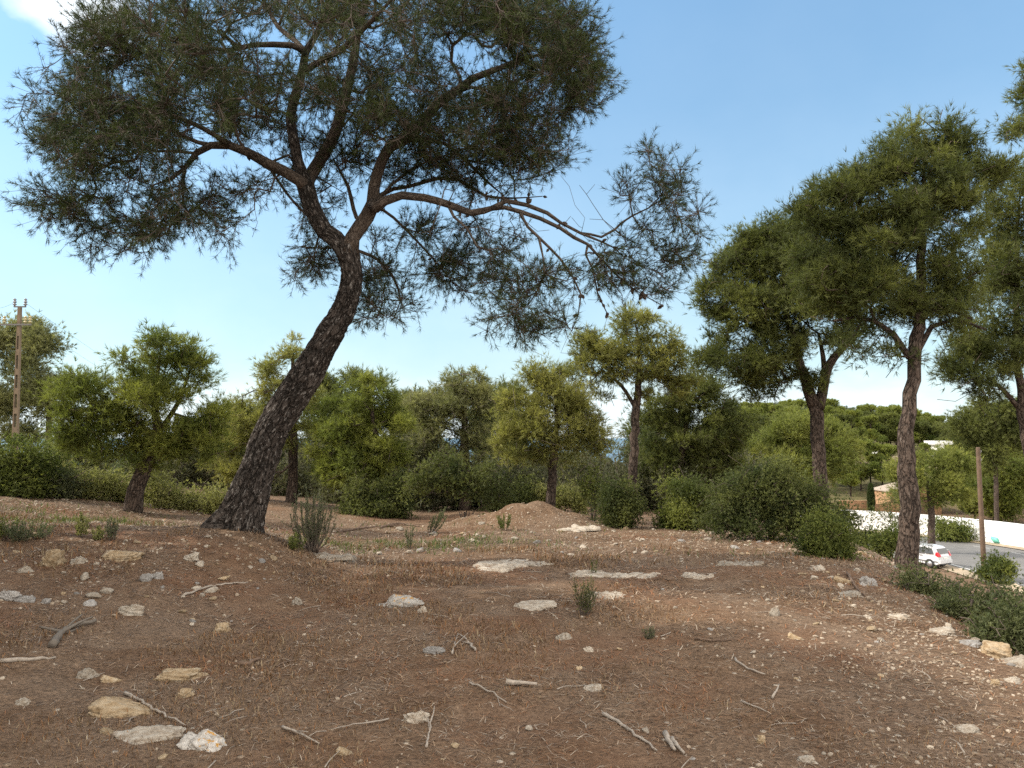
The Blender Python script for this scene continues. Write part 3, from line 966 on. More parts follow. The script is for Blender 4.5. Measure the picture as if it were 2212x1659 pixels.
# ---- the other pines
def pine(name, label, d, trunk, blobs, seed, cols=((0.05, 0.065, 0.02), (0.12, 0.13, 0.035)), dens=1.0, nl=0.15, nw=0.02, extra=(), group=None, cat='pine tree', dsc=0.8,
         bark='bark', tip=0.006, nper=6, bare=0, bmat='bark_limb', clump=0.42, base_xy=None, up=0.5):
    """trunk: (u, v, width) rows from foot to top; blobs: (u, v, ru, rv); all seen at depth d"""
    rng = np.random.default_rng(seed)
    sk = Skel()
    rows = []
    for row in trunk:
        u, v, wd = row[:3]
        dd = d + (row[3] if len(row) > 3 else 0)
        q = P(u, v, dd)
        rows.append([*q, 0.5 * wd / F * dd])
    foot = np.array(rows[0])
    zg = hz(foot[0], foot[1])
    rows[0] = [foot[0], foot[1], zg - 0.12, foot[3] * 1.1]
    root = thing(name, label, cat, (foot[0], foot[1], zg), group)
    off = np.array([foot[0], foot[1], zg])
    tk = catmull(np.array(rows), 0.16)
    if len(tk) > 6:
        wob = rng.normal(size=(len(tk), 2)) * 0.012
        tk[2:-1, :2] += wob[2:-1]
    tid = sk.path(tk[:, :3], tk[:, 3], None, 0)
    for rows_ in extra:
        r_ = np.array([[*P(q[0], q[1], d + (q[3] if len(q) > 3 else 0)), 0.5 * q[2] / F * d] for q in rows_])
        st = sk.nearest(r_[0, :3])
        r_ = catmull(np.vstack([[*sk.p[st], r_[0, 3]], r_]), 0.2)[1:]
        sk.path(r_[:, :3], np.maximum(r_[:, 3], 0.01), st, 0)
    # clumps
    C, Rd, tn = [], [], []
    m_px = d / F
    for (u, v, ru, rv, *rest) in blobs:
        dn = rest[0] if rest else 1.0
        a, b_ = ru * m_px * 1.08, rv * m_px * 1.08
        cr = clump * min(1.0, 0.55 + 0.45 * min(a, b_))
        cnt = int(np.clip(3.9 * a * b_ / cr ** 2, 6, 80))
        q = in_ball(rng, cnt, 0.30)
        cc = P(u, v, d)[None] + np.stack([q[:, 0] * a, q[:, 2] * dsc * 0.5 * (a + b_) * 1.3, q[:, 1] * b_], 1)
        C.append(cc)
        Rd.append(cr * rng.uniform(0.65, 1.2, cnt))
        tn.append(np.full(cnt, dn))
    C, Rd, tn = np.vstack(C), np.concatenate(Rd), np.concatenate(tn)
    # branch targets: each clump's middle and a few points in it
    sub = in_ball(rng, len(C) * 4, 0.4) * np.repeat(Rd, 4)[:, None] * np.array([0.9, 0.9, 0.6]) + np.repeat(C, 4, 0)
    low = [k_ > len(tid) * 0.3 for k_ in range(len(sk.p))]
    sk.tr[:] = [1 if (k_ < len(tid) and not low[k_]) else 0 for k_ in range(len(sk.p))]
    mr = [t_ == 0 for t_ in sk.tr]
    sk.tr[:] = [1] * len(sk.tr)
    tgt = np.vstack([C, sub])
    if bare:
        ball = in_ball(rng, bare, 0.3)
        kk = rng.integers(len(C), size=bare)
        tgt = np.vstack([tgt, C[kk] + ball * np.array([1, 1, 0.8]) * 0.7])
    kk = rng.integers(len(C), size=len(C))
    tgt = np.vstack([tgt, C[kk] + (in_ball(rng, len(C), 0.5) - np.array([0, 0, 0.3])) * Rd[kk][:, None] * 1.5])
    sk.grow(tgt, rng, step=0.25, bend=0.6, minr=mr, sag=0.02)
    rr = sk.radii(tip, 2.4)
    geo = skel_meshes(sk, rr, 16)
    for g_ in geo.values():
        g_.v = [v_ - off for v_ in g_.v]
    geo[1].build('trunk', M[bark], root, bark=True)
    if -1 in geo:
        geo[-1].build('branches', M[bmat], root, bark=True)
    # foliage
    area = Rd ** 2
    cnt = np.maximum(6, (area / (nl * nl) * 19 * dens * tn).astype(int))
    ci = np.repeat(np.arange(len(C)), cnt)
    q = rng.normal(size=(len(ci), 3)) * 0.43
    q *= np.minimum(1, 1.35 / np.maximum(np.linalg.norm(q, axis=1, keepdims=True), 1e-6))
    stretch = rng.uniform(0.75, 1.35, (len(C), 3)) * np.array([1.05, 1.05, 0.80])
    pos = C[ci] + q * stretch[ci] * Rd[ci][:, None]
    ax = unit(q * 1.1 + np.array([0, 0, up * 0.7]) + rng.normal(size=q.shape) * 0.40)
    cb = mixcol(rng, len(C), cols[0], cols[1], 1.0)
    g = Geo()
    needles(g, pos - off, ax, rng, nper + 2, nl * 1.15, nw * 0.72, cb[ci] * rng.uniform(0.75, 1.25, (len(ci), 1)), 6, 55, nl * 0.5)
    g.build('foliage', M['needle'], root, smooth=False, cols=True)
    return root


OLIVE = ((0.185, 0.192, 0.060), (0.325, 0.312, 0.10))          # reflected and transmitted light together
GREEN = ((0.13, 0.162, 0.042), (0.265, 0.28, 0.066))
DARK = ((0.078, 0.095, 0.033), (0.165, 0.178, 0.053))
GREY = ((0.17, 0.178, 0.086), (0.285, 0.28, 0.13))
LIGHT = ((0.155, 0.18, 0.048), (0.285, 0.29, 0.078))

pine('pine_tree', 'bushy sunlit pine on a short slanting trunk, standing left of the big leaning pine', 14.6,
     [(285, 1100, 38), (298, 1045, 33), (318, 1000, 31), (340, 950, 22), (335, 860, 13), (345, 780, 6)],
     [(205, 850, 62, 50), (300, 800, 70, 50), (375, 755, 65, 34), (420, 790, 40, 36), (430, 880, 52, 52), (330, 880, 105, 70), (215, 940, 80, 50), (400, 960, 66, 36), (300, 970, 85, 34), (155, 930, 38, 44), (140, 870, 20, 30, .6)],
     21, GREEN, 1.0, 0.115, 0.014, extra=[[(345, 930, 12), (385, 870, 9), (410, 800, 5)], [(330, 940, 12), (270, 890, 9), (215, 850, 5)]])
pine('pine_tree', 'tall grey-green pine partly hidden by the lattice pole on the far left', 45,
     [(102, 1010, 14), (106, 930, 13), (104, 880, 12), (80, 800, 9), (50, 730, 5)],
     [(45, 725, 50, 42), (100, 765, 34, 40), (60, 830, 75, 52), (25, 900, 60, 48), (110, 850, 28, 40), (-60, 780, 80, 90), (60, 940, 50, 18, .5)],
     22, GREY, 0.9, 0.26, 0.045, clump=0.95, nper=6)
pine('pine_tree', 'slim pine with a thin straight trunk and pale yellowish crown, right behind the leaning trunk', 20,
     [(628, 1108, 23), (632, 1030, 21), (634, 960, 19), (632, 860, 13), (632, 770, 6)],
     [(632, 757, 24, 30), (612, 815, 45, 40), (565, 880, 55, 42), (520, 925, 50, 50), (500, 985, 62, 36), (660, 880, 55, 55), (570, 950, 60, 40, .7), (520, 1020, 70, 28, .8)],
     23, OLIVE, 0.8, 0.135, 0.018)
pine('pine_tree', 'dark round-topped pine right of the leaning trunk, behind the bright green pine', 29,
     [(735, 1090, 14), (738, 1000, 13), (730, 900, 9), (728, 830, 5)],
     [(715, 825, 46, 30), (755, 850, 40, 44), (690, 880, 40, 46), (730, 930, 60, 40), (700, 980, 50, 40)],
     24, DARK, 1.0, 0.18, 0.026, clump=0.6)
pine('pine_tree', 'bright green dense pine on a dark slanting trunk, between leaning trunk and grey central pine', 19.5,
     [(866, 1105, 18), (858, 1060, 17), (838, 1010, 15), (815, 950, 12), (800, 870, 7)],
     [(805, 850, 60, 36), (770, 905, 76, 52), (838, 920, 46, 54), (735, 975, 66, 48), (805, 985, 60, 44), (770, 1020, 70, 28), (700, 1000, 34, 36, .7)],
     25, GREEN, 1.15, 0.135, 0.018)
pine('pine_tree', 'broad central pine with many bare grey dead branches under its rounded green top', 22,
     [(1003, 1112, 26), (1006, 1040, 22), (1003, 950, 18), (1000, 850, 9)],
     [(1000, 828, 62, 28), (958, 856, 50, 32), (1035, 862, 42, 40), (920, 900, 40, 44), (1000, 880, 70, 44, .8), (985, 950, 74, 44, .45), (925, 965, 42, 34, .5), (1050, 955, 44, 46, .5), (970, 985, 44, 22, 1.2)],
     26, GREY, 0.85, 0.14, 0.019, bare=260, bmat='bark_grey')
pine('pine_tree', 'distant pine showing low between the bright green pine and the grey central pine', 36,
     [(896, 1060, 10), (898, 980, 9), (896, 880, 5)],
     [(905, 868, 36, 22), (872, 895, 36, 34), (880, 950, 34, 36, .6)], 27, DARK, 0.9, 0.22, 0.03, clump=0.7)
pine('pine_tree', 'yellow-green pine with a crooked trunk rising just behind the dirt mound', 17.6,
     [(1186, 1092, 22), (1192, 1030, 19), (1196, 975, 17), (1204, 900, 12), (1196, 830, 6)],
     [(1190, 808, 46, 28), (1155, 845, 60, 36), (1232, 848, 44, 42), (1120, 905, 52, 44), (1190, 905, 78, 48), (1255, 910, 42, 42), (1282, 950, 34, 22), (1135, 968, 62, 32, .8), (1205, 970, 70, 30, .8)],
     28, OLIVE, 0.9, 0.125, 0.016, bare=60, bmat='bark_grey')
pine('pine_tree', 'tall airy pine with a clean straight trunk, under the tip of the long overhead branch', 19,
     [(1365, 1068, 21), (1368, 990, 19), (1371, 930, 18), (1376, 870, 17), (1381, 810, 12), (1378, 720, 5)],
     [(1376, 695, 48, 30), (1335, 740, 66, 38), (1420, 742, 50, 38), (1290, 772, 50, 32), (1262, 745, 26, 24, .7), (1440, 790, 42, 38), (1362, 795, 66, 34, .8), (1295, 830, 46, 28, .7), (1455, 840, 34, 26, .7), (1262, 800, 38, 28, .7), (1478, 790, 26, 34, .7), (1400, 850, 50, 20, .4)],
     29, OLIVE, 0.85, 0.13, 0.017, extra=[[(1372, 880, 9), (1340, 830, 7), (1300, 800, 4)], [(1380, 830, 9), (1410, 780, 6)]])
pine('pine_tree', 'dusky green pine spreading low between the tall airy pine and the forked pine', 22.5,
     [(1470, 1100, 20), (1468, 1030, 18), (1476, 960, 14), (1492, 860, 7)],
     [(1500, 845, 52, 32), (1440, 885, 54, 42), (1535, 895, 52, 50), (1480, 950, 88, 48), (1425, 995, 56, 36), (1545, 980, 56, 44), (1582, 930, 34, 40), (1490, 1010, 80, 30)],
     30, DARK, 1.0, 0.15, 0.021)
pine('pine_tree', 'light yellow-green pine standing lower down the slope behind the forked trunk', 33,
     [(1712, 1120, 12), (1712, 1040, 11), (1706, 960, 7)],
     [(1705, 925, 52, 24), (1640, 965, 52, 34), (1745, 965, 60, 42), (1685, 1010, 80, 38), (1795, 985, 42, 44), (1805, 945, 32, 24), (1620, 1010, 40, 30)],
     31, LIGHT, 1.0, 0.19, 0.027, clump=0.7)
pine('pine_tree', 'dusky pine filling the gap between the grey central pine and the crooked-trunk pine', 31,
     [(1085, 1080, 12), (1083, 990, 11), (1080, 880, 6)],
     [(1085, 850, 44, 30), (1060, 890, 50, 40), (1110, 905, 44, 46), (1075, 950, 60, 46), (1090, 1000, 60, 34)], 41, DARK, 0.9, 0.2, 0.028, clump=0.62)
pine('pine_tree', 'low pale pine behind the pale yellowish crown, left of the leaning trunk', 27,
     [(520, 1090, 11), (522, 1040, 10), (525, 960, 5)],
     [(530, 900, 40, 28), (500, 945, 50, 40), (560, 960, 50, 46), (470, 1000, 46, 34), (530, 1020, 60, 40), (440, 1040, 40, 30)], 42, GREY, 0.9, 0.18, 0.025, clump=0.55)
pine('pine_tree', 'dark pine low behind the tall airy pine, right of its clean trunk', 30,
     [(1425, 1080, 12), (1424, 1000, 11), (1420, 920, 6)],
     [(1425, 905, 46, 34), (1400, 960, 44, 44), (1450, 960, 40, 44), (1420, 1010, 56, 40)], 43, DARK, 0.9, 0.2, 0.028, clump=0.6)
pine('pine_tree', 'yellow-green pine filling the gap between the bright green pine and grey central pine', 26,
     [(885, 1090, 12), (888, 1010, 11), (892, 930, 6)],
     [(890, 895, 40, 36), (870, 940, 40, 44), (912, 950, 36, 44), (885, 1000, 56, 40)], 44, OLIVE, 0.9, 0.17, 0.024, clump=0.5)
pine('pine_tree', 'low grey-green pine between the far left pine and the bushy sunlit pine', 30,
     [(150, 1085, 12), (148, 1030, 11), (146, 960, 5)],
     [(150, 960, 44, 30), (115, 1000, 50, 34), (185, 1000, 44, 40), (150, 1035, 70, 34)], 45, GREY, 0.9, 0.2, 0.028, clump=0.6)
pine('pine_tree', 'dark low pine seen under the right side of the bushy sunlit pine', 32,
     [(420, 1085, 12), (420, 1040, 11), (420, 1000, 6)],
     [(400, 1010, 60, 30), (450, 1030, 54, 34), (370, 1045, 50, 30)], 46, DARK, 0.9, 0.2, 0.028, clump=0.6)
pine('forked_pine', 'pine with a trunk forking in a V, crown leaning left over the big dark juniper', 16.5,
     [(1780, 1120, 31), (1773, 1040, 29), (1766, 960, 28), (1762, 895, 28), (1742, 825, 22), (1724, 770, 18), (1700, 680, 12), (1670, 590, 7)],
     [(1565, 615, 46, 44), (1635, 555, 68, 50), (1690, 500, 50, 34), (1625, 525, 50, 34), (1735, 480, 50, 40), (1755, 570, 62, 60), (1534, 650, 26, 40), (1590, 575, 50, 34), (1690, 560, 60, 50), (1800, 610, 50, 60), (1560, 695, 40, 44), (1625, 655, 86, 62), (1700, 620, 76, 76), (1540, 785, 34, 40), (1600, 790, 66, 42), (1680, 765, 76, 52), (1730, 815, 46, 30, .6), (1775, 690, 70, 62), (1640, 840, 46, 22, .5)],
     32, DARK, 1.05, 0.115, 0.0155, extra=[[(1768, 880, 26), (1776, 850, 22), (1790, 790, 19), (1830, 742, 13), (1868, 712, 8)], [(1782, 815, 12), (1778, 770, 10), (1768, 720, 6)]])
pine('tall_pine', 'tall pine with a thick wavy grey-brown trunk, on the slope edge near the white car', 12.0,
     [(1962, 1232, 50), (1961, 1190, 44), (1962, 1150, 41), (1965, 1098, 40), (1963, 1059, 40), (1959, 1015, 36), (1958, 968, 34), (1957, 929, 31), (1963, 890, 29), (1967, 850, 28), (1974, 790, 27), (1980, 730, 26), (1988, 660, 22), (1990, 560, 18), (1990, 450, 12), (1996, 340, 5)],
     [(1998, 308, 84, 34), (1930, 345, 66, 40), (2060, 335, 46, 38), (1880, 390, 60, 44), (1980, 395, 110, 56), (1795, 440, 60, 44), (1755, 470, 44, 36), (1840, 410, 50, 36), (1900, 470, 110, 66), (2030, 470, 80, 66), (1765, 520, 54, 56), (1840, 550, 100, 70), (1960, 560, 100, 66), (2050, 590, 60, 56), (2105, 385, 56, 34), (2150, 360, 36, 20, .7), (1800, 625, 76, 54), (1900, 645, 100, 50), (2000, 650, 84, 44), (1905, 765, 50, 24, .35), (1860, 720, 50, 30, .5), (2060, 680, 50, 34, .6)],
     33, DARK, 1.05, 0.105, 0.0125, extra=[[(1962, 770, 15), (1930, 722, 13), (1890, 694, 10), (1850, 684, 8), (1800, 694, 5)], [(1986, 752, 13), (2012, 706, 11), (2060, 690, 9), (2130, 712, 5)], [(1986, 700, 10), (2030, 664, 9), (2100, 690, 6)]])
pine('pine_tree', 'pine cut by the right edge, its dark drooping boughs above the telegraph pole', 14.5,
     [(2300, 1150, 24), (2262, 1080, 22), (2226, 985, 20), (2208, 900, 19), (2206, 840, 17), (2196, 760, 14), (2196, 600, 10), (2200, 440, 5)],
     [(2160, 460, 48, 50), (2206, 410, 36, 40), (2180, 550, 62, 66), (2205, 650, 60, 66), (2145, 620, 36, 46), (2105, 720, 60, 44), (2165, 770, 80, 50), (2080, 800, 48, 34), (2130, 840, 50, 24, .6), (2270, 560, 70, 90), (2270, 720, 70, 80)],
     34, DARK, 1.0, 0.11, 0.014, extra=[[(2200, 880, 12), (2170, 845, 9), (2140, 820, 5)]])
pine('pine_tree', 'pine almost wholly outside the upper right corner, only its leftmost tufts showing', 13.5,
     [(2385, 1300, 34), (2380, 1000, 30), (2360, 700, 24), (2350, 400, 16), (2340, 200, 8)],
     [(2240, 165, 55, 40), (2232, 270, 48, 40), (2310, 220, 70, 90), (2380, 330, 80, 80)], 35, DARK, 1.0, 0.11, 0.014)
pine('pine_tree', 'tall dark pine on the far roadside, above the white wall at the right edge', 72,
     [(2150, 1080, 9), (2150, 990, 8), (2146, 900, 4)],
     [(2118, 890, 44, 26), (2180, 920, 46, 46), (2092, 930, 34, 34), (2150, 965, 60, 34), (2205, 880, 30, 30)], 36, DARK, 1.0, 0.34, 0.07, clump=1.4)
pine('pine_tree', 'sunlit yellow-green pine beside the parked white car, its thin trunk rising from the verge', 62,
     [(2013, 1200, 15), (2012, 1150, 14), (2012, 1105, 13), (2004, 1040, 7)],
     [(1965, 1010, 36, 26), (2012, 990, 46, 20), (2060, 1012, 40, 28), (2000, 1050, 60, 34), (2072, 1055, 44, 28), (1945, 1045, 20, 26)],
     37, LIGHT, 1.0, 0.26, 0.05, clump=0.95)
pine('pine_tree', 'spreading pine growing inside the white wall, right behind the telegraph pole', 84,
     [(2150, 1125, 9), (2150, 1080, 8), (2148, 1030, 5)],
     [(2132, 1000, 52, 32), (2185, 1035, 44, 44), (2120, 1055, 56, 34), (2170, 1085, 60, 24), (2215, 1000, 30, 40)],
     38, GREEN, 1.0, 0.36, 0.075, clump=1.5)


# ------------------------------------------------------------------ bushes and small plants
def bush(name, label, u, v, d, blobs, seed, cols=DARK, ll=0.06, lw=0.02, dens=1.0, group=None, cat='bush', clump=0.22, nper=5, up=0.35, stems=7, deep=0.9, spread=(10, 80), bare=0):
    """a shrub rooted at study pixel (u, v); blobs (u, v, ru, rv) outline its leafy mass at depth d (None: where the root meets the ground)"""
    rng = np.random.default_rng(seed)
    if d is None:
        q = G(u, v)
        d = q[1]
        off = np.array([q[0], q[1], hz(q[0], q[1])])
    else:
        q = P(u, v, d)
        off = np.array([q[0], d, hz(q[0], d)])
    root = thing(name, label, cat, tuple(off), group)
    sk = Skel()
    m_px = d / F
    wide = max(b_[2] for b_ in blobs) * m_px
    for k in range(stems):
        a = rng.uniform(0, 2 * math.pi)
        r = rng.uniform(0.0, 0.35) * wide
        b0 = off + np.array([math.cos(a) * r * 0.6, math.sin(a) * r * 0.5, -0.05])
        b1 = off + np.array([math.cos(a) * r * 1.3, math.sin(a) * r * 1.1, 0.22])
        sk.path([b0, 0.5 * (b0 + b1), b1], [0.016, 0.014, 0.012], None, 0)
    C, Rd = [], []
    for (uu, vv, ru, rv) in blobs:
        a, b_ = ru * m_px, rv * m_px
        cr = clump
        cnt = int(np.clip(3.0 * a * b_ / cr ** 2, 6, 60))
        q = in_ball(rng, cnt, 0.3)
        cc = P(uu, vv, d)[None] + np.stack([q[:, 0] * a, q[:, 2] * deep * max(a, b_), q[:, 1] * b_], 1)
        cc[:, 2] = np.maximum(cc[:, 2], H(cc[:, 0], cc[:, 1]) + 0.06)
        C.append(cc)
        Rd.append(cr * rng.uniform(0.5, 1.55, cnt))
    C, Rd = np.vstack(C), np.concatenate(Rd)
    sub = in_ball(rng, len(C) * 3, 0.4) * np.repeat(Rd, 3)[:, None] + np.repeat(C, 3, 0)
    tg = np.vstack([C, sub])
    nb_ = bare + len(C)
    kk = rng.integers(len(C), size=nb_)
    tg = np.vstack([tg, C[kk] + (in_ball(rng, nb_, 0.4) + np.array([0, 0, 0.35])) * clump * 1.7])
    sk.grow(tg, rng, step=0.2, bend=0.7)
    rr = sk.radii(0.0035, 2.3)
    geo = skel_meshes(sk, rr, 5)
    gs = Geo()
    for g_ in geo.values():
        for v_, f_ in zip(g_.v, [None] * len(g_.v)):
            pass
    for key, g_ in geo.items():
        n0 = gs.n
        gs.v += [v_ - off for v_ in g_.v]
        gs.f += [f_ + n0 for f_ in g_.f]
        gs.c += g_.c
        gs.b += g_.b
        gs.n += g_.n
    gs.build('stems', M['twig'], root)
    cnt = np.maximum(6, (Rd ** 2 / (ll * ll) * 12 * dens).astype(int))
    ci = np.repeat(np.arange(len(C)), cnt)
    q = rng.normal(size=(len(ci), 3)) * 0.52
    q *= np.minimum(1, 1.5 / np.maximum(np.linalg.norm(q, axis=1, keepdims=True), 1e-6))
    stretch = rng.uniform(0.7, 1.4, (len(C), 3))
    pos = C[ci] + q * stretch[ci] * Rd[ci][:, None]
    zg = H(pos[:, 0], pos[:, 1])
    keep = pos[:, 2] > zg + 0.01
    pos, q, ci = pos[keep], q[keep], ci[keep]
    ax = unit(q * 0.8 + np.array([0, 0, up]) + rng.normal(size=q.shape) * 0.45)
    cb = mixcol(rng, len(C), cols[0], cols[1])
    g = Geo()
    needles(g, pos - off, ax, rng, nper, ll, lw, cb[ci] * rng.uniform(0.8, 1.2, (len(ci), 1)), spread[0], spread[1], ll * 0.5)
    g.build('foliage', M['leaf'], root, smooth=False, cols=True)
    return root


def sprig(name, label, u, v, w_px, h_px, seed, stems=24, cols=DARK, ll=0.03, lw=0.005, group=None, lean=0.0, cat='shrub', per_m=90, branchy=2, bare_low=0.25):
    """an upright many-stemmed plant with short leaves all along its stems"""
    rng = np.random.default_rng(seed)
    q = G(u, v)
    d = q[1]
    off = np.array([q[0], q[1], hz(q[0], q[1])])
    root = thing(name, label, cat, tuple(off), group)
    Wm, Hm = w_px * d / F, h_px * d / F
    gs, gl = Geo(), Geo()
    for k in range(stems):
        a = rng.uniform(0, 2 * math.pi)
        rad = math.sqrt(rng.random()) * 0.5 * Wm
        hh = Hm * rng.uniform(0.6, 1.0) * (1 - 0.25 * (rad / (0.5 * Wm + 1e-6)) ** 2)
        b0 = np.array([math.cos(a) * rad * 0.25, math.sin(a) * rad * 0.25, -0.03])
        tp = np.array([math.cos(a) * rad + lean * hh, math.sin(a) * rad, hh])
        md = b0 * 0.5 + tp * 0.5 + np.array([math.cos(a) * rad * 0.15, math.sin(a) * rad * 0.15, -0.02 * hh])
        pts = catmull([b0, md, tp], max(0.02, hh / 10))
        pts[1:-1] += rng.normal(size=(len(pts) - 2, 3)) * 0.006
        add_tube(gs, pts, np.linspace(0.006, 0.0015, len(pts)) * min(1.3, max(0.5, Hm / 0.7)), 4)
        lines = [pts]
        for b_ in range(branchy):
            i0 = int(rng.uniform(0.3, 0.85) * (len(pts) - 1))
            e = pts[i0] + unit(pts[-1] - pts[0] + rng.normal(size=3) * 0.45 * hh) * hh * rng.uniform(0.15, 0.35)
            bl = catmull([pts[i0], 0.5 * (pts[i0] + e) + np.array([0, 0, -0.01]), e], max(0.02, hh / 12))
            add_tube(gs, bl, np.linspace(0.003, 0.0012, len(bl)), 3)
            lines.append(bl)
        for li, ln_ in enumerate(lines):
            seg = np.linalg.norm(np.diff(ln_, axis=0), axis=1).sum()
            n = int(seg * per_m)
            if n < 2:
                continue
            t_ = rng.uniform(bare_low if li == 0 else 0.0, 1.0, n) * (len(ln_) - 1)
            i0 = np.minimum(t_.astype(int), len(ln_) - 2)
            f = (t_ - i0)[:, None]
            pos = ln_[i0] * (1 - f) + ln_[i0 + 1] * f
            cb = mixcol(rng, 1, cols[0], cols[1])
            needles(gl, pos, unit(ln_[i0 + 1] - ln_[i0]), rng, 3, ll, lw, cb, 20, 70, 0.0)
    gs.build('stems', M['twig'], root)
    gl.build('foliage', M['leaf'], root, smooth=False, cols=True)
    return root


JUN = ((0.055, 0.074, 0.027), (0.175, 0.19, 0.062))
JUN2 = ((0.065, 0.09, 0.026), (0.22, 0.24, 0.062))
PALE = ((0.22, 0.225, 0.085), (0.36, 0.35, 0.14))
SAGE = ((0.10, 0.115, 0.062), (0.19, 0.205, 0.11))
LEN = ((0.09, 0.12, 0.034), (0.20, 0.22, 0.06))
TERR = ((0.085, 0.105, 0.046), (0.20, 0.212, 0.098))

bush('lentisk_bush', 'large dense dark green bush at the left edge, under the lattice pole', 35, 1085, 15.2,
     [(30, 985, 60, 34), (70, 1030, 44, 40), (0, 1030, 70, 50), (-60, 1000, 60, 50), (40, 1060, 66, 24)], 101, LEN, 0.055, 0.024, 1.1, clump=0.26)
low = [(135, 1088, 50, 84), (195, 1092, 56, 86), (255, 1092, 48, 78), (340, 1100, 50, 84), (385, 1106, 46, 62), (430, 1104, 50, 58), (470, 1108, 30, 44)]
lab = ['pale scrubby bush next to the big dark bush at the left edge', 'pale scrubby bush midway between left dark bush and slanting trunk', 'small pale bush just left of the short slanting trunk',
       'rounded grey-green bush touching the right side of the short slanting trunk', 'yellowish low bush second to the right of the short slanting trunk', 'yellow-green low bush third from the short slanting trunk', 'small pale bush close behind the foot of the leaning trunk']
for k, (u, v, wv_, hv_) in enumerate(low):
    bush('rockrose_bush', lab[k], u, v, 15.6 + 0.3 * (k % 3), [(u, v - hv_ * 0.55, wv_ * 0.62, hv_ * 0.42), (u + wv_ * 0.3, v - hv_ * 0.35, wv_ * 0.4, hv_ * 0.3), (u - wv_ * 0.3, v - hv_ * 0.35, wv_ * 0.4, hv_ * 0.3)], 110 + k, PALE if k > 1 else SAGE if k == 0 else PALE,
         0.055, 0.016, 0.6, group='low pale bushes below the left pine', clump=0.19, up=0.6, bare=50)
bush('juniper_bush', 'dark juniper thicket under the bright green pine, left part of the central undergrowth', 800, 1122, 18.6,
     [(790, 1075, 46, 40), (840, 1085, 44, 34), (760, 1095, 34, 26), (875, 1062, 30, 44), (815, 1105, 60, 18)], 130, JUN, 0.065, 0.022, 1.0)
bush('juniper_bush', 'dark tree-like juniper with several bare leaning stems, below the grey central pine', 1005, 1116, 17.6,
     [(925, 1018, 36, 26), (985, 1008, 40, 26), (1045, 1030, 44, 30), (1080, 1062, 24, 30), (900, 1050, 22, 22), (960, 1040, 30, 16), (1000, 1060, 26, 12)], 131, JUN, 0.075, 0.02, 0.8, stems=9, clump=0.2, bare=60)
bush('juniper_bush', 'low dark bush between the tree-like juniper and the dirt mound', 1120, 1100, 19.5, [(1120, 1070, 40, 26), (1085, 1080, 30, 22), (1150, 1080, 24, 20)], 132, JUN, 0.065, 0.022, 0.9)
bush('rockrose_bush', 'light yellow-green bush behind the dirt mound', 1212, 1098, 19.5, [(1210, 1076, 40, 20), (1175, 1070, 20, 20), (1240, 1084, 26, 14)], 133, PALE, 0.06, 0.02, 0.9, up=0.6)
bush('juniper_bush', 'rounded dark bush in front of the clean straight trunk, right of the mound', 1336, 1138, None, [(1335, 1095, 42, 36), (1318, 1112, 28, 26), (1358, 1112, 24, 26), (1340, 1068, 24, 20)], 134, JUN, 0.045, 0.016, 1.1, clump=0.19)
bush('juniper_bush', 'bushy juniper with lighter green top, left of the largest juniper', 1482, 1142, None, [(1482, 1070, 46, 34), (1455, 1100, 38, 34), (1508, 1105, 30, 34), (1480, 1118, 50, 22)], 135, JUN2, 0.05, 0.017, 1.0, clump=0.2)
bush('juniper_bush', 'largest dark juniper bush, broad and dense, below the forked trunk', 1660, 1162, 13.2, [(1600, 1080, 66, 54), (1665, 1072, 66, 56), (1725, 1090, 60, 54), (1640, 1120, 90, 40), (1570, 1115, 44, 42), (1745, 1130, 60, 32), (1660, 1036, 44, 24)], 136, JUN, 0.048, 0.016, 1.0, clump=0.22, bare=60)
bush('juniper_bush', 'ragged sparse bush leaning out right of the largest juniper, before the white wall', 1800, 1160, 13.4, [(1795, 1125, 34, 22), (1825, 1122, 16, 14), (1790, 1140, 36, 16)], 137, JUN, 0.048, 0.014, 0.45, clump=0.18, bare=30)
bush('juniper_bush', 'small round bush at the terrace edge, in front of the largest juniper', 1786, 1204, None, [(1785, 1166, 42, 32), (1765, 1180, 30, 22), (1812, 1178, 24, 24), (1790, 1146, 26, 16)], 138, JUN2, 0.036, 0.013, 1.1, clump=0.15)
bush('juniper_bush', 'small dark bush beyond the terrace edge, left of the tall wavy trunk', 1866, 1178, 21, [(1864, 1166, 22, 10), (1850, 1170, 14, 8)], 139, JUN, 0.06, 0.02, 1.0)
bush('juniper_bush', 'lighter green bush just left of the foot of the tall wavy trunk', 1922, 1186, 20, [(1918, 1166, 30, 14), (1938, 1168, 20, 12), (1902, 1172, 16, 10)], 140, JUN2, 0.06, 0.02, 1.0)
bush('young_pine', 'thin young pine sapling seen against the white wall, left of the tall wavy trunk', 1936, 1180, 24, [(1930, 1095, 30, 22), (1915, 1118, 30, 12), (1950, 1080, 20, 16), (1990, 1150, 14, 34), (1940, 1130, 26, 12)], 141, JUN, 0.10, 0.016, 0.35, clump=0.26, stems=2, cat='pine sapling')
bush('roadside_bush', 'dark bush on the verge at the foot of the telegraph pole', 2152, 1250, 49.5, [(2150, 1228, 26, 18), (2168, 1234, 18, 13), (2136, 1236, 14, 11)], 142, JUN2, 0.16, 0.06, 1.0, clump=0.5)
bush('roadside_bush', 'grey-green bush growing against the far side white wall', 2062, 1166, 69, [(2055, 1148, 28, 18), (2082, 1155, 22, 10), (2040, 1155, 16, 12)], 143, LEN, 0.22, 0.08, 1.0, clump=0.7)
bush('terrace_bush', 'sprawling bush at the right edge, nearest the camera beyond the stone border', 2165, 1440, 6.6, [(2150, 1362, 58, 46), (2205, 1340, 56, 46), (2190, 1400, 50, 40)], 144, TERR, 0.036, 0.012, 0.75, clump=0.13, bare=50)
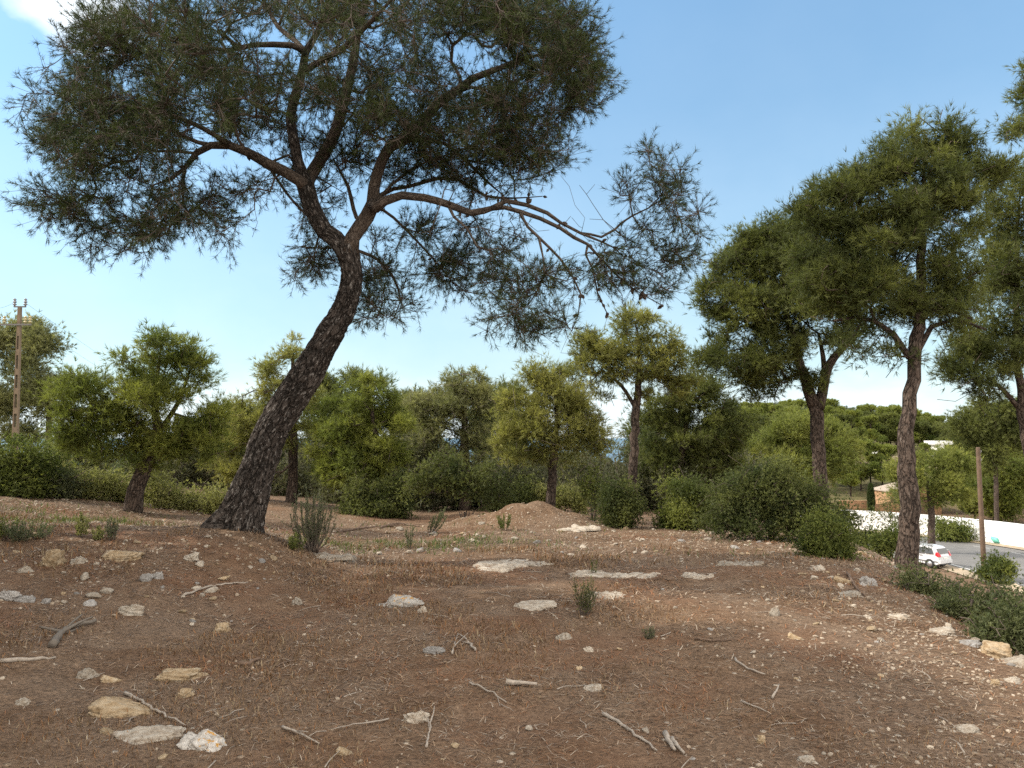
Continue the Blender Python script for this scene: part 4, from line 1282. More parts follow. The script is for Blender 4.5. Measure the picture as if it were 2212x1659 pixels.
bush('terrace_bush', 'sprawling green bush at the right edge, middle one of the three beyond the stone border', 2085, 1400, 7.6, [(2080, 1322, 54, 40), (2120, 1345, 50, 38), (2055, 1350, 46, 32), (2150, 1318, 50, 34)], 145, TERR, 0.036, 0.012, 0.75, clump=0.14, bare=50)
bush('terrace_bush', 'low loose bush at the terrace edge, leftmost of the three beyond the stone border', 1995, 1345, 8.6, [(2000, 1312, 44, 24), (1975, 1326, 34, 18), (2045, 1306, 50, 24), (2110, 1300, 60, 20)], 146, TERR, 0.036, 0.012, 0.6, clump=0.14, bare=40)
bush('sapling', 'thin pale-stemmed sapling between dirt mound and the rounded dark bush', 1280, 1112, 17.2, [(1278, 1035, 22, 26), (1268, 1060, 16, 16), (1292, 1055, 14, 16)], 147, LEN, 0.06, 0.02, 0.35, clump=0.16, stems=6, bare=30)

sprig('rosemary_bush', 'tall upright grey-green shrub standing beside the foot of the leaning pine', 672, 1190, 108, 138, 201, 46, SAGE, 0.03, 0.0055)
sprig('rosemary_bush', 'small bright green tuft at the left foot of the tall upright shrub', 640, 1190, 40, 44, 202, 22, LEN, 0.03, 0.007)
sprig('rosemary_bush', 'single dark rosemary plant alone in the middle foreground', 1263, 1328, 54, 92, 203, 20, JUN, 0.022, 0.0045, branchy=3)
sprig('young_shoot', 'thin pale shoot standing behind the single dark rosemary plant', 1284, 1240, 16, 44, 204, 5, LEN, 0.022, 0.005)
sprig('young_shoot', 'slender tall sprig between the tall upright shrub and the dirt mound', 884, 1190, 18, 66, 205, 7, SAGE, 0.03, 0.006)
sprig('young_shoot', 'leaning feathery shrub in front of the tree-like juniper', 930, 1152, 40, 62, 206, 16, SAGE, 0.035, 0.007, lean=0.45)
sprig('young_shoot', 'bright green small shrub on the near slope of the dirt mound', 1090, 1146, 36, 40, 207, 18, LEN, 0.035, 0.008)
sprig('young_shoot', 'dark upright sprig left of the leaning trunk, on the shaded ground', 240, 1168, 26, 60, 208, 12, SAGE, 0.03, 0.006)
sprig('young_shoot', 'bright green leafy plant between the left edge and the dark upright sprig', 175, 1160, 28, 54, 209, 12, PALE, 0.035, 0.010)
sprig('young_shoot', 'low light green plant just left of the dark upright sprig', 212, 1166, 30, 30, 210, 14, PALE, 0.03, 0.010)
sprig('young_shoot', 'tiny brownish green tuft right of the single rosemary plant', 1402, 1378, 32, 26, 211, 16, SAGE, 0.02, 0.005)
sprig('young_shoot', 'sparse little plant at the foot of the tan boulder group', 60, 1165, 110, 40, 212, 40, SAGE, 0.03, 0.007, cat='ground plant')
sprig('young_shoot', 'small green tuft at the very left edge of the bare ground', 8, 1165, 60, 50, 213, 24, LEN, 0.03, 0.007)


# ------------------------------------------------------------------ stones
def rock_mesh(name, seed, sharp=0.35, sub=5):
    import bmesh
    bm = bmesh.new()
    bmesh.ops.create_icosphere(bm, subdivisions=sub, radius=1.0)
    rng = np.random.default_rng(seed)
    V = np.array([v.co[:] for v in bm.verts])
    for _ in range(16):                                  # a few planes cut the ball into facets
        n_ = unit(rng.normal(size=3))
        c_ = rng.uniform(0.48, 0.90)
        dd = V @ n_
        V = V - np.maximum(dd - c_, 0)[:, None] * n_[None] * 0.95
    k = vnoise(V[:, 0] + 3 * V[:, 2], V[:, 1] - 2 * V[:, 2], 1.7, seed, 4) - 0.5
    k2 = vnoise(V[:, 1] + 5 * V[:, 0], V[:, 2] - V[:, 0], 5.0, seed + 5, 3) - 0.5
    k3 = vnoise(V[:, 0] * 1.3 - V[:, 2], V[:, 1] + V[:, 2] * 1.7, 11.0, seed + 9, 3) - 0.5
    crk = np.abs(vnoise(V[:, 0] * 1.2 + V[:, 2], V[:, 1] * 1.2 - V[:, 2] * .6, 1.9, seed + 21, 2) - 0.5)
    V = V * (1 + sharp * k + 0.16 * k2 + 0.09 * k3 - 0.10 * np.exp(-(crk / 0.03) ** 2))[:, None]
    for v, p in zip(bm.verts, V):
        v.co = p
    me = bpy.data.meshes.new(name)
    bm.to_mesh(me)
    bm.free()
    me.polygons.foreach_set('use_smooth', np.ones(len(me.polygons), bool))
    return me


ROCKS = {}
for mk in ('rock', 'rock_tan', 'rock_grey', 'rock_lichen'):
    for k in range(4 if mk == 'rock' else 2):
        me = rock_mesh('rock', 300 + 17 * k + len(mk), 0.35 if k % 2 else 0.6)
        me.materials.append(M[mk])
        ROCKS[mk, k] = me
def slab_mesh(name, seed):
    rng = np.random.default_rng(seed)
    n, m_ = 96, 22
    a = np.arange(n) / n * 2 * math.pi
    out = 0.72 + 0.9 * (vnoise(2 + np.cos(a) * 3.2 + seed, np.sin(a) * 3.2, 1.0, seed, 4) - 0.35)
    V = [(0, 0, 0.9)]
    for k in range(1, m_ + 1):
        t_ = k / m_
        for j_ in range(n):
            r_ = out[j_] * t_
            V.append((r_ * math.cos(a[j_]), r_ * math.sin(a[j_]), 1.0))
    V = np.array(V)
    rr_ = np.concatenate([[0], np.repeat(np.arange(1, m_ + 1) / m_, n)])
    V[:, 2] = np.where(rr_ > 0.99, -1.2, 0.42 * (1 - rr_ ** 4) + 2.6 * (vnoise(V[:, 0] * 1.0 + 9, V[:, 1] * 0.45 + seed, 3.4, seed + 3, 4) - 0.5))
    f4 = [(1 + k * n + j_, 1 + (k + 1) * n + j_, 1 + (k + 1) * n + (j_ + 1) % n, 1 + k * n + (j_ + 1) % n) for k in range(m_ - 1) for j_ in range(n)]
    g_ = Geo().add(V, f4)
    g_.f.append(np.array([(0, 1 + j_, 1 + (j_ + 1) % n) for j_ in range(n)]))
    me_ = g_.mesh(name)
    me_.materials.append(M['rock'])
    return me_


SLABS = [slab_mesh('bedrock', 520 + k) for k in range(5)]
SMALL = []
for k in range(6):
    me = rock_mesh('stone', 400 + k, 0.5, 3)
    me.materials.append(M[('rock', 'rock_tan', 'rock', 'rock_grey', 'rock', 'rock_tan')[k]])
    SMALL.append(me)


def rock(u, v, wpx, hpx, label, mk='rock', var=0, rz=0.0, tilt=0.0, name='rock', group=None, deep=0.75):
    q = G(u, v - hpx * 0.25)
    d = q[1]
    sx = 0.5 * wpx * d / F
    szz = 0.62 * hpx * d / F
    n = 4 if mk == 'rock' else 2
    o = link(name, ROCKS[mk, var % n])
    o.location = (q[0], q[1], hz(q[0], q[1]) - szz * 0.12)
    o.scale = (sx * 1.32, sx * deep * 1.25, max(szz * 1.15, 0.015))
    o.rotation_euler = (0.05, tilt, rz)
    tag(o, label, 'rock', group)
    return o


rock(862, 1320, 76, 44, 'pale rock with bright orange lichen patches, largest in the middle foreground', 'rock_lichen', 0)
rock(912, 1328, 20, 24, 'small pale stone leaning at the right side of the orange-lichened rock', 'rock', 1)
rock(1155, 1313, 96, 16, 'long flat pale rock lying left of the single rosemary plant', 'rock', 2, 0.05)
rock(113, 1230, 56, 46, 'upright tan boulder at the left, before the green tufts', 'rock_tan', 0, 0.3)
rock(255, 1210, 84, 32, 'wide tan slab rising rightwards on the mound left of the leaning trunk', 'rock_tan', 1, 0.0, -0.2)
rock(172, 1222, 34, 22, 'small wedge stone between the tan boulder and the wide tan slab', 'rock', 3)
rock(52, 1240, 30, 22, 'rounded pale stone left of the upright tan boulder', 'rock', 1)
rock(282, 1333, 64, 32, 'whitish rock stained rusty red on the lower left mound', 'rock', 0, 0.1)
rock(20, 1300, 48, 32, 'grey stone cut by the left edge of the photo', 'rock_grey', 0)
rock(56, 1306, 46, 26, 'flat grey stone beside the one cut by the left edge', 'rock_grey', 1)
rock(314, 1260, 26, 28, 'angular grey stone, left one of a touching pair', 'rock_grey', 0, 0.7)
rock(342, 1258, 26, 32, 'squarish grey stone, right one of a touching pair', 'rock_grey', 1, 0.2)
rock(412, 1210, 38, 20, 'flat pale stone on the mound slope right of the wide tan slab', 'rock', 2)
rock(478, 1372, 42, 28, 'knobbly tan stone on the lower slope of the mound', 'rock_tan', 0, 0.4)
rock(642, 1310, 32, 22, 'tilted pale stone half sunk in the right slope of the mound', 'rock', 0, -0.5, 0.4)
rock(936, 1416, 46, 26, 'dull grey stone below the orange-lichened rock', 'rock_grey', 0)
rock(1218, 1386, 32, 24, 'pale pinkish stone below the single rosemary plant', 'rock', 1)
rock(1274, 1410, 22, 14, 'little whitish stone right of the pinkish one', 'rock', 3)
rock(900, 1564, 56, 34, 'white chalky rock in the near foreground, left of centre', 'rock', 0, 0.2)
rock(1277, 1496, 46, 20, 'flat white stone in the near centre foreground', 'rock', 2, -0.1)
rock(1676, 1336, 26, 28, 'pointed pale stone standing upright on the bare right ground', 'rock', 3, 0.6)
rock(1712, 1384, 32, 22, 'low brownish stone just below the pointed upright stone', 'rock_tan', 1)
rock(1644, 1612, 26, 22, 'round tan pebble alone in the near right foreground', 'rock_tan', 0)
rock(250, 1548, 150, 50, 'large half-buried tan outcrop in the lower left foreground', 'rock_tan', 1, 0.0, 0, 'rock', None, 0.6)
rock(382, 1475, 120, 30, 'long low tan outcrop above the large half-buried one', 'rock_tan', 0, 0.1, 0, 'rock', None, 0.5)
rock(184, 1468, 44, 30, 'rounded pale stone left of the long low outcrop', 'rock', 1)
rock(232, 1476, 40, 24, 'smaller tan stone touching the rounded pale stone', 'rock_tan', 1, 0.5)
rock(340, 1605, 150, 34, 'curved pale outcrop without lichen at the bottom left', 'rock', 3, 0.1, 0, 'rock', None, 0.5)
rock(440, 1625, 90, 50, 'broken pale rock with yellow-orange lichen, right end of the curved outcrop', 'rock_lichen', 0, -0.4, 0.3)
rock(398, 1510, 36, 24, 'small tan knob right of the large half-buried outcrop', 'rock_tan', 0)
rock(50, 1530, 30, 24, 'pale angular stone at the lower left edge', 'rock', 3)
rock(740, 1632, 40, 22, 'rounded cream stone at the bottom of the photo, left of centre', 'rock_tan', 1)
rock(230, 1590, 36, 22, 'reddish stone above the curved pale outcrop', 'rock_tan', 1)
rock(2150, 1424, 84, 40, 'big tan ledge stone at the terrace edge under the right bush', 'rock_tan', 0, -0.2, 0.1)
rock(2198, 1446, 76, 34, 'white flat stone cut by the right edge, below the tan ledge', 'rock', 2, -0.1)
rock(2095, 1400, 60, 24, 'greyish border stone left of the big tan ledge', 'rock_grey', 1, -0.3)
rock(2030, 1374, 56, 24, 'pale border stone second left of the big tan ledge', 'rock', 2, -0.3)
rock(2188, 1480, 40, 22, 'cream stone near the right edge, below the white flat stone', 'rock', 1)
rock(2150, 1482, 26, 16, 'small tan stone left of the cream stone at the right edge', 'rock_tan', 0)
rock(1940, 1340, 50, 16, 'half-buried border stone at the left end of the right bushes', 'rock', 0)
rock(1815, 1262, 44, 22, 'tan stone in the rubble below the small round bush', 'rock_tan', 1)
rock(1832, 1290, 50, 16, 'pale flat stone in the hollow left of the tall wavy trunk', 'rock', 2)
rock(1768, 1235, 30, 18, 'rounded rubble stone just under the small round bush', 'rock', 1)
rock(1872, 1272, 44, 34, 'grey slab standing on edge in the hollow left of the wavy trunk', 'rock_grey', 0, 0.4, 0.5)
rock(1932, 1224, 20, 14, 'white stone on the bare slope by the tall wavy trunk', 'rock', 2)
rock(1740, 1648, 36, 14, 'thin white chip at the bottom of the photo, right of centre', 'rock', 2)
rock(2085, 1580, 50, 16, 'white flat stone in the lower right gravel', 'rock', 2)
for k, (u, v, a, b_) in enumerate([(1120, 1222, 150, 14), (1070, 1232, 84, 12), (1290, 1247, 130, 15), (1375, 1250, 96, 14), (1240, 1143, 84, 10), (1330, 1292, 100, 12), (745, 1213, 50, 14), (1500, 1250, 60, 12), (1600, 1222, 90, 10), (690, 1205, 110, 8)]):
    q = G(u, v - b_ * 0.3)
    o = link('bedrock', SLABS[k % 5])
    o.location = (q[0], q[1], hz(q[0], q[1]) + 0.006)
    o.scale = (0.5 * a * q[1] / F * 1.25, max(0.16, 0.5 * b_ / F * q[1] * q[1] / 1.6), 0.035)
    o.rotation_euler = (0.0, 0.0, (0.12, -0.15, -0.1, 0.05, 0.1, -0.2, 0.3, 0.0, -0.05, 0.05)[k])
    tag(o, ['long flat bedrock strip across the middle ground, under the sunlit clearing', 'flat white bedrock patch just below the long strip', 'flat bedrock shelf right of the middle, behind the thin shoot',
                       'flat bedrock shelf right of the one behind the thin shoot', 'thin white bedrock streak at the right foot of the dirt mound', 'narrow pale bedrock strip right of the rosemary plant', 'domed pale stone right of the tall upright shrub',
                       'small bedrock patch on the right-hand bare ground', 'thin bedrock line in front of the large juniper', 'thin bedrock line in front of the tall upright shrub'][k], 'bedrock')

rng = np.random.default_rng(77)


def visible_x(y, margin=0.0):
    return 0.69 * y + margin


zones = [  # x0, x1, y0, y1, count, size lo, hi, label, group
    (-6.0, -2.6, 6.6, 9.2, 62, 0.025, 0.075, 'small pale stone among many strewn on the mound left of the leaning trunk', 'stones on the left mound'),
    (-2.6, 6.0, 10.6, 16.0, 112, 0.03, 0.085, 'small limestone chunk among many strewn over the sunlit middle ground', 'stones on the middle ground'),
    (2.2, 4.4, 5.0, 10.5, 62, 0.02, 0.055, 'small cream stone among many along the stony right-hand edge', 'stones along the right edge'),
    (-3.0, 2.4, 3.3, 8.5, 44, 0.012, 0.035, 'little stone among a few lying in the brown foreground litter', 'stones in the foreground')]
for (x0, x1, y0, y1, cnt, s0, s1, lb, gp) in zones:
    for k in range(cnt):
        y = rng.uniform(y0, y1)
        x = rng.uniform(max(x0, -visible_x(y)), min(x1, visible_x(y), edge_x(y) + 0.4))
        s_ = s0 + (s1 - s0) * rng.random() ** 2.2
        o = link('stone', SMALL[int(rng.integers(6))])
        o.location = (x, y, hz(x, y) + s_ * 0.12)
        o.scale = (s_ * rng.uniform(0.8, 1.4), s_ * rng.uniform(0.7, 1.2), s_ * rng.uniform(0.4, 0.8))
        o.rotation_euler = (rng.uniform(-.3, .3), rng.uniform(-.3, .3), rng.uniform(0, 6.28))
        tag(o, lb, 'stone', gp)


def scatter(n, rng, y0, y1, pw, f=None):
    """ground points, denser towards the camera"""
    y = y0 + (y1 - y0) * rng.random(n) ** pw
    x = rng.uniform(-1, 1, n) * (0.70 * y + 0.4)
    k = x < edge_x(y) + 1.2
    if f is not None:
        k &= rng.random(n) < f(x, y)
    return x[k], y[k]


# gravel: crumbs of stone too many to count
x, y = scatter(40000, rng, 2.6, 17, 1.25, lambda x, y: np.clip(0.10 + 0.85 * np.exp(-0.5 * ((x - edge_x(y) + 0.75) / 0.6) ** 2) * (y < 11) + 0.5 * sst(9.8, 11.5, y) + 0.4 * np.exp(-0.5 * ((x + 4.5) / 1.5) ** 2 - 0.5 * ((y - 8.3) / 1.3) ** 2), 0, 1) * sst(0.30, 0.7, vnoise(x, y, 1.1, 88)))
ico = np.array([(0, 0, 1), (.894, 0, .447), (.276, .851, .447), (-.724, .526, .447), (-.724, -.526, .447), (.276, -.851, .447), (.724, .526, -.447), (-.276, .851, -.447), (-.894, 0, -.447), (-.276, -.851, -.447), (.724, -.526, -.447), (0, 0, -1)])
icf = np.array([(0, 1, 2), (0, 2, 3), (0, 3, 4), (0, 4, 5), (0, 5, 1), (1, 6, 2), (2, 7, 3), (3, 8, 4), (4, 9, 5), (5, 10, 1), (6, 7, 2), (7, 8, 3), (8, 9, 4), (9, 10, 5), (10, 6, 1), (6, 11, 7), (7, 11, 8), (8, 11, 9), (9, 11, 10), (10, 11, 6)])
n = len(x)
sz = 0.005 + 0.016 * rng.random(n) ** 2.5 * np.clip(y / 7, 0.7, 1.6)
V = ico[None] * (sz[:, None, None] * rng.uniform(0.6, 1.4, (n, 12, 1))) * rng.uniform(0.6, 1.3, (n, 1, 3)) * np.array([1, 1, 0.7])
V = V + np.stack([x, y, H(x, y) + sz * 0.2], 1)[:, None, :]
g = Geo()
cst = mixcol(rng, n, (0.24, 0.17, 0.11), (0.50, 0.42, 0.33))
g.add(V.reshape(-1, 3), (icf[None] + (np.arange(n) * 12)[:, None, None]).reshape(-1, 3), np.repeat(cst, 12, 0))
o = g.build('gravel', M['litter'], smooth=False, cols=True)
kind(o, 'stuff')
o['label'] = 'pale gravel and stone crumbs over the bare ground'

# litter: fallen needles, bark crumbs and straw
PALB = np.array([(0.31, 0.215, 0.14), (0.19, 0.125, 0.08), (0.12, 0.08, 0.055), (0.27, 0.13, 0.065), (0.35, 0.29, 0.23), (0.48, 0.40, 0.31), (0.22, 0.155, 0.11)])
PALW = np.array([0.26, 0.24, 0.14, 0.08, 0.10, 0.05, 0.13])


def blades(g, x, y, rng, l0, l1, wd, el0, el1, cols, lift=0.004, curl=0.25):
    n = len(x)
    az = rng.uniform(0, 2 * math.pi, n)
    el = np.radians(rng.uniform(el0, el1, n))
    ln = rng.uniform(l0, l1, n) * np.clip(y / 5.0, 0.8, 2.2)
    d = np.stack([np.cos(az) * np.cos(el), np.sin(az) * np.cos(el), np.sin(el)], 1)
    side = np.stack([-np.sin(az), np.cos(az), np.zeros(n)], 1) * (wd * np.clip(y / 5.0, 0.7, 2.4) * rng.uniform(0.5, 1.3, n))[:, None]
    p0 = np.stack([x, y, H(x, y) + lift * rng.random(n)], 1)
    p1 = p0 + d * ln[:, None] * 0.55 + np.array([0, 0, 1.0]) * (ln * curl * 0.25)[:, None] + side * rng.normal(size=(n, 1)) * 2
    p2 = p0 + d * ln[:, None]
    V = np.stack([p0 - side, p0 + side, p1 + side * .8, p1 - side * .8, p2], 1)
    base = (np.arange(n) * 5)[:, None]
    g.add(V.reshape(-1, 3), base + np.array([[0, 1, 2, 3]]), np.repeat(cols, 5, 0))
    g.f.append(base + np.array([[3, 2, 4]]) + (g.n - 5 * n))


g = Geo()
x, y = scatter(80000, rng, 2.3, 14, 1.5, lambda x, y: 0.22 + 0.78 * sst(0.38, 0.60, vnoise(x, y, 1.3, 90)))
pick = rng.choice(len(PALB), len(x), p=PALW)
redz = sst(0.55, 0.72, vnoise(x, y, 0.9, 51))
pick = np.where(rng.random(len(x)) < redz * 0.45, 3, pick)
blades(g, x, y, rng, 0.025, 0.10, 0.0024, -3, 14, PALB[pick] * rng.uniform(0.8, 1.2, (len(x), 1)))
o = g.build('needle_litter', M['litter'], smooth=False, cols=True)
kind(o, 'stuff')
o['label'] = 'brown pine needles and bark crumbs covering the ground'
g = Geo()
x, y = scatter(95000, rng, 2.3, 12, 1.5, lambda x, y: sst(0.42, 0.62, vnoise(x, y, 1.0, 95)) * (0.25 + 0.75 * sst(1.5, -1.5, x - 0.3 * y)) if False else sst(0.42, 0.64, vnoise(x, y, 1.0, 95)) * np.clip(1.0 - (x - 0.2) / 4.0, 0.15, 1))
pick = rng.choice(4, len(x), p=[0.45, 0.3, 0.15, 0.1])
cc = np.array([(0.21, 0.13, 0.07), (0.14, 0.085, 0.05), (0.25, 0.12, 0.05), (0.30, 0.23, 0.14)])[pick] * rng.uniform(0.8, 1.2, (len(x), 1))
blades(g, x, y, rng, 0.02, 0.055, 0.0024, 25, 75, cc, 0.002, 0.1)
o = g.build('dry_grass', M['litter'], smooth=False, cols=True)
kind(o, 'stuff')
o['label'] = 'short dry brown grass between the stones'
g = Geo()
x, y = scatter(60000, rng, 10.5, 17, 1.0, lambda x, y: np.clip(np.exp(-0.5 * ((x + 1.9) / 1.2) ** 2 - 0.5 * ((y - 12.2) / 0.6) ** 2) + 0.7 * np.exp(-0.5 * ((x + 7.2) / 1.5) ** 2 - 0.5 * ((y - 11.5) / 0.9) ** 2) + 0.03, 0, 1) * sst(0.4, 0.6, vnoise(x, y, 1.8, 99)))
cc = mixcol(rng, len(x), (0.07, 0.10, 0.03), (0.16, 0.18, 0.06))
blades(g, x, y, rng, 0.02, 0.05, 0.003, 30, 85, cc, 0.002, 0.1)
o = g.build('green_grass', M['leaf'], smooth=False, cols=True)
kind(o, 'stuff')
o['label'] = 'thin green grass on the sunlit clearing behind the leaning pine'


# ------------------------------------------------------------------ sticks
def stick(uvs, thick, label, mk='stick', seed=0, lift=0.012, fork=0, group=None, name='stick', cat='stick', z1=0.0):
    rng_ = np.random.default_rng(seed)
    pts = np.array([G(u, v) for u, v in uvs])
    pts[:, 2] = H(pts[:, 0], pts[:, 1]) + lift
    pts[-1, 2] += z1
    off = pts[0].copy()
    p = catmull(pts, 0.04)
    p[1:-1] += rng_.normal(size=(len(p) - 2, 3)) * 0.004
    r = np.linspace(thick, thick * 0.45, len(p)) * rng_.uniform(0.85, 1.15, len(p))
    g_ = Geo()
    add_tube(g_, p - off, r, 7)
    for k in range(fork):
        i0 = int(len(p) * rng_.uniform(0.25, 0.75))
        dr = unit(p[-1] - p[0] + rng_.normal(size=3) * np.linalg.norm(p[-1] - p[0]) * 0.8)
        ln = np.linalg.norm(p[-1] - p[0]) * rng_.uniform(0.25, 0.5)
        q = np.array([p[i0], p[i0] + dr * ln * 0.5, p[i0] + dr * ln])
        q[1:, 2] = H(q[1:, 0] + 0, q[1:, 1]) * 0 + np.clip(q[1:, 2], H(q[1:, 0], q[1:, 1]) - off[2] * 0 + 0.006, H(q[1:, 0], q[1:, 1]) + 0.05)
        q = catmull(q, 0.03)
        add_tube(g_, q - off, np.linspace(r[i0] * 0.7, thick * 0.25, len(q)), 5)
    o = g_.build(name, M[mk], None, tuple(off))
    return tag(o, label, cat, group)


stick([(1302, 1547), (1345, 1572), (1419, 1628)], 0.011, 'long whitish stick slanting down in the near centre foreground', 'stick', 1)
stick([(1437, 1591), (1446, 1606), (1458, 1626)], 0.017, 'thick short piece of split wood right of the long whitish stick', 'stick', 2)
stick([(1027, 1408), (1008, 1386), (989, 1372)], 0.009, 'crooked grey twig meeting another in a peak, right arm', 'stick', 3, fork=1)
stick([(977, 1416), (982, 1395), (989, 1374)], 0.007, 'crooked grey twig meeting another in a peak, left arm', 'stick', 4, fork=1)
stick([(1093, 1482), (1125, 1484), (1160, 1487)], 0.019, 'short stout chunk of pale splintered wood in the near centre', 'stick', 5, lift=0.02)
stick([(1014, 1478), (1055, 1498), (1094, 1521)], 0.007, 'thin straight stick pointing to the stout wood chunk', 'stick', 6, fork=1)
stick([(921, 1618), (928, 1585), (938, 1553)], 0.007, 'branched twig standing up right of the white chalky rock', 'stick', 7, fork=3, z1=0.05)
stick([(1588, 1427), (1615, 1448), (1653, 1462)], 0.010, 'curved bleached stick on the right-hand bare ground', 'stick', 8)
stick([(1452, 1602), (1463, 1618), (1478, 1632)], 0.014, 'broad wood splinter at the bottom, right of the split wood', 'stick', 9)
stick([(1603, 1521), (1628, 1530), (1656, 1542)], 0.006, 'thin pale stick in the lower right foreground', 'stick', 10)
stick([(1668, 1512), (1675, 1503), (1683, 1493)], 0.008, 'short white stick poking up in the lower right gravel', 'stick', 11, z1=0.03)
stick([(113, 1402), (128, 1380), (147, 1364), (178, 1355), (207, 1349)], 0.03, 'gnarled grey driftwood root lying at the left foreground', 'bark_grey', 12, lift=0.03, fork=5, name='dead_root', cat='dead root')
stick([(0, 1432), (60, 1428), (120, 1424)], 0.016, 'long grey branch lying level at the left edge, below the driftwood root', 'stick', 13)
stick([(513, 1439), (538, 1436), (562, 1428)], 0.020, 'dark piece of bark lying below the tan knobbly stone', 'stick_dark', 14)
stick([(270, 1500), (330, 1535), (400, 1572)], 0.011, 'long tan stick crossing the lower left beside the large outcrop', 'stick', 15)
stick([(395, 1290), (455, 1270), (535, 1260)], 0.013, 'long curved branch lying on the mound below the touching stones', 'stick', 16)
stick([(840, 1560), (780, 1570), (720, 1580)], 0.005, 'thin twig left of the white chalky rock', 'stick', 17)
stick([(610, 1575), (640, 1590), (690, 1612)], 0.008, 'forked pale stick at the bottom between outcrop and cream stone', 'stick', 18, fork=2)
stick([(1830, 1240), (1850, 1272), (1868, 1290)], 0.016, 'broken branch lying in the hollow left of the tall wavy trunk', 'stick_dark', 19, fork=2)
stick([(1500, 1385), (1540, 1388), (1590, 1386)], 0.009, 'level brown stick left of the pointed upright stone', 'stick_dark', 20)
stick([(730, 1150), (800, 1140), (880, 1132)], 0.022, 'fallen branch along the edge of the central thicket', 'stick_dark', 21, fork=3)
stick([(820, 1142), (860, 1132), (905, 1138)], 0.03, 'brown fallen log before the central thicket', 'stick_dark', 22)
stick([(1420, 1245), (1490, 1232), (1560, 1225)], 0.010, 'thin branch lying along the flat bedrock on the right', 'stick_dark', 23)
protos = []
for k in range(8):
    r_ = np.random.default_rng(500 + k)
    ln = 1.0
    p = catmull(np.array([(0, 0, 0), (0.33, r_.normal() * 0.05, 0.03), (0.66, r_.normal() * 0.07, 0.02), (1.0, r_.normal() * 0.06, 0.01)]), 0.08)
    g = Geo()
    add_tube(g, p, np.linspace(0.022, 0.008, len(p)), 5)
    if k % 2:
        i0 = len(p) // 2
        e = p[i0] + np.array([0.25, r_.choice([-1, 1]) * 0.16, 0.05])
        add_tube(g, [p[i0], 0.5 * (p[i0] + e), e], [0.012, 0.009, 0.005], 4)
    me = g.mesh('stick')
    me.materials.append(M['stick' if k % 3 else 'stick_dark'])
    protos.append(me)
stick_zone = [(0, 'thin dry stick among many lying in the near foreground litter', 'sticks in the foreground', 3.0, 5.2, 72, (0.06, 0.22)), (1, 'dry stick among many scattered over the bare ground farther back', 'sticks on the bare ground', 5.2, 10.5, 70, (0.10, 0.32))]
for (_, lb, gp, y0, y1, cnt, (l0, l1)) in stick_zone:
    for k in range(cnt):
        y = rng.uniform(y0, y1)
        x = rng.uniform(-0.62 * y if y < 5.2 else -0.5 * y, min(0.66 * y, edge_x(y) - 0.1))
        o = link('stick', protos[int(rng.integers(8))])
        s_ = l0 + (l1 - l0) * rng.random() ** 1.8
        o.location = (x, y, hz(x, y) + 0.006)
        o.scale = (s_, s_, s_ * 0.8)
        a = rng.uniform(0, 6.28)
        o.rotation_euler = (0, rng.uniform(-0.12, 0.06), a)
        tag(o, lb, 'stick', gp)

# ------------------------------------------------------------------ road, wall and buildings down on the right
RZ = ROAD_Z + 0.07
AC = np.array([23.0, 60.0])


def lane(r, a1=112, y0=-30, step=3.0):
    """points of a line that keeps r metres from the bend's centre: straight along +Y, then bending left"""
    pts = [(AC[0] + r, y) for y in np.arange(y0, 60, step)]
    pts += [(AC[0] + r * math.cos(R(a)), AC[1] + r * math.sin(R(a))) for a in np.arange(0, a1, 4.0)]
    return np.array(pts)


def strip(name, r0, r1, z, mat, parent=None, **kw):
    a, b_ = lane(r0, **kw), lane(r1, **kw)
    n_ = min(len(a), len(b_))
    V = np.vstack([np.column_stack([a[:n_], np.full(n_, z)]), np.column_stack([b_[:n_], np.full(n_, z)])])
    f = [(k, n_ + k, n_ + k + 1, k + 1) for k in range(n_ - 1)]
    return Geo().add(V, f).build(name, mat, parent)


M['asphalt'] = plain('worn asphalt', (0.165, 0.16, 0.155), 0.9, 0.18, 1.5, bump=0.2)
M['paint'] = plain('white road paint', (0.55, 0.55, 0.53), 0.8, 0.2, 3.0)
M['white_wall'] = plain('whitewashed render', (0.86, 0.85, 0.83), 0.85, 0.03, 0.8, bump=0.05)
M['verge'] = plain('sandy verge', (0.34, 0.27, 0.19), 0.95, 0.3, 1.2, bump=0.5)
kind(strip('road', 9.0, 19.4, RZ, M['asphalt']), 'structure')
kind(strip('road_verge', 7.6, 9.0, RZ - 0.012, M['verge']), 'structure')
kind(strip('pavement', 19.4, 20.75, RZ + 0.05, M['verge']), 'structure')
kind(strip('road_edge_line', 9.25, 9.40, RZ + 0.006, M['paint']), 'structure')
g = Geo()
for r0, dash, gap in ((13.75, 2.4, 3.4), (17.7, 1.6, 2.2)):
    ln = lane(r0, 100, 0, 0.5)
    s_ = np.concatenate([[0], np.cumsum(np.linalg.norm(np.diff(ln, axis=0), axis=1))])
    pos = 0.0
    while pos < s_[-1] - dash:
        q = np.stack([np.interp([pos, pos + dash / 2, pos + dash], s_, ln[:, k]) for k in (0, 1)], 1)
        t_ = unit(np.gradient(q, axis=0))
        nrm = np.stack([t_[:, 1], -t_[:, 0]], 1) * 0.07
        V = np.vstack([np.column_stack([q - nrm, np.full(3, RZ + 0.006)]), np.column_stack([q + nrm, np.full(3, RZ + 0.006)])])
        g.add(V, [(0, 3, 4, 1), (1, 4, 5, 2)])
        pos += dash + gap
kind(g.build('road_dashes', M['paint']), 'structure')
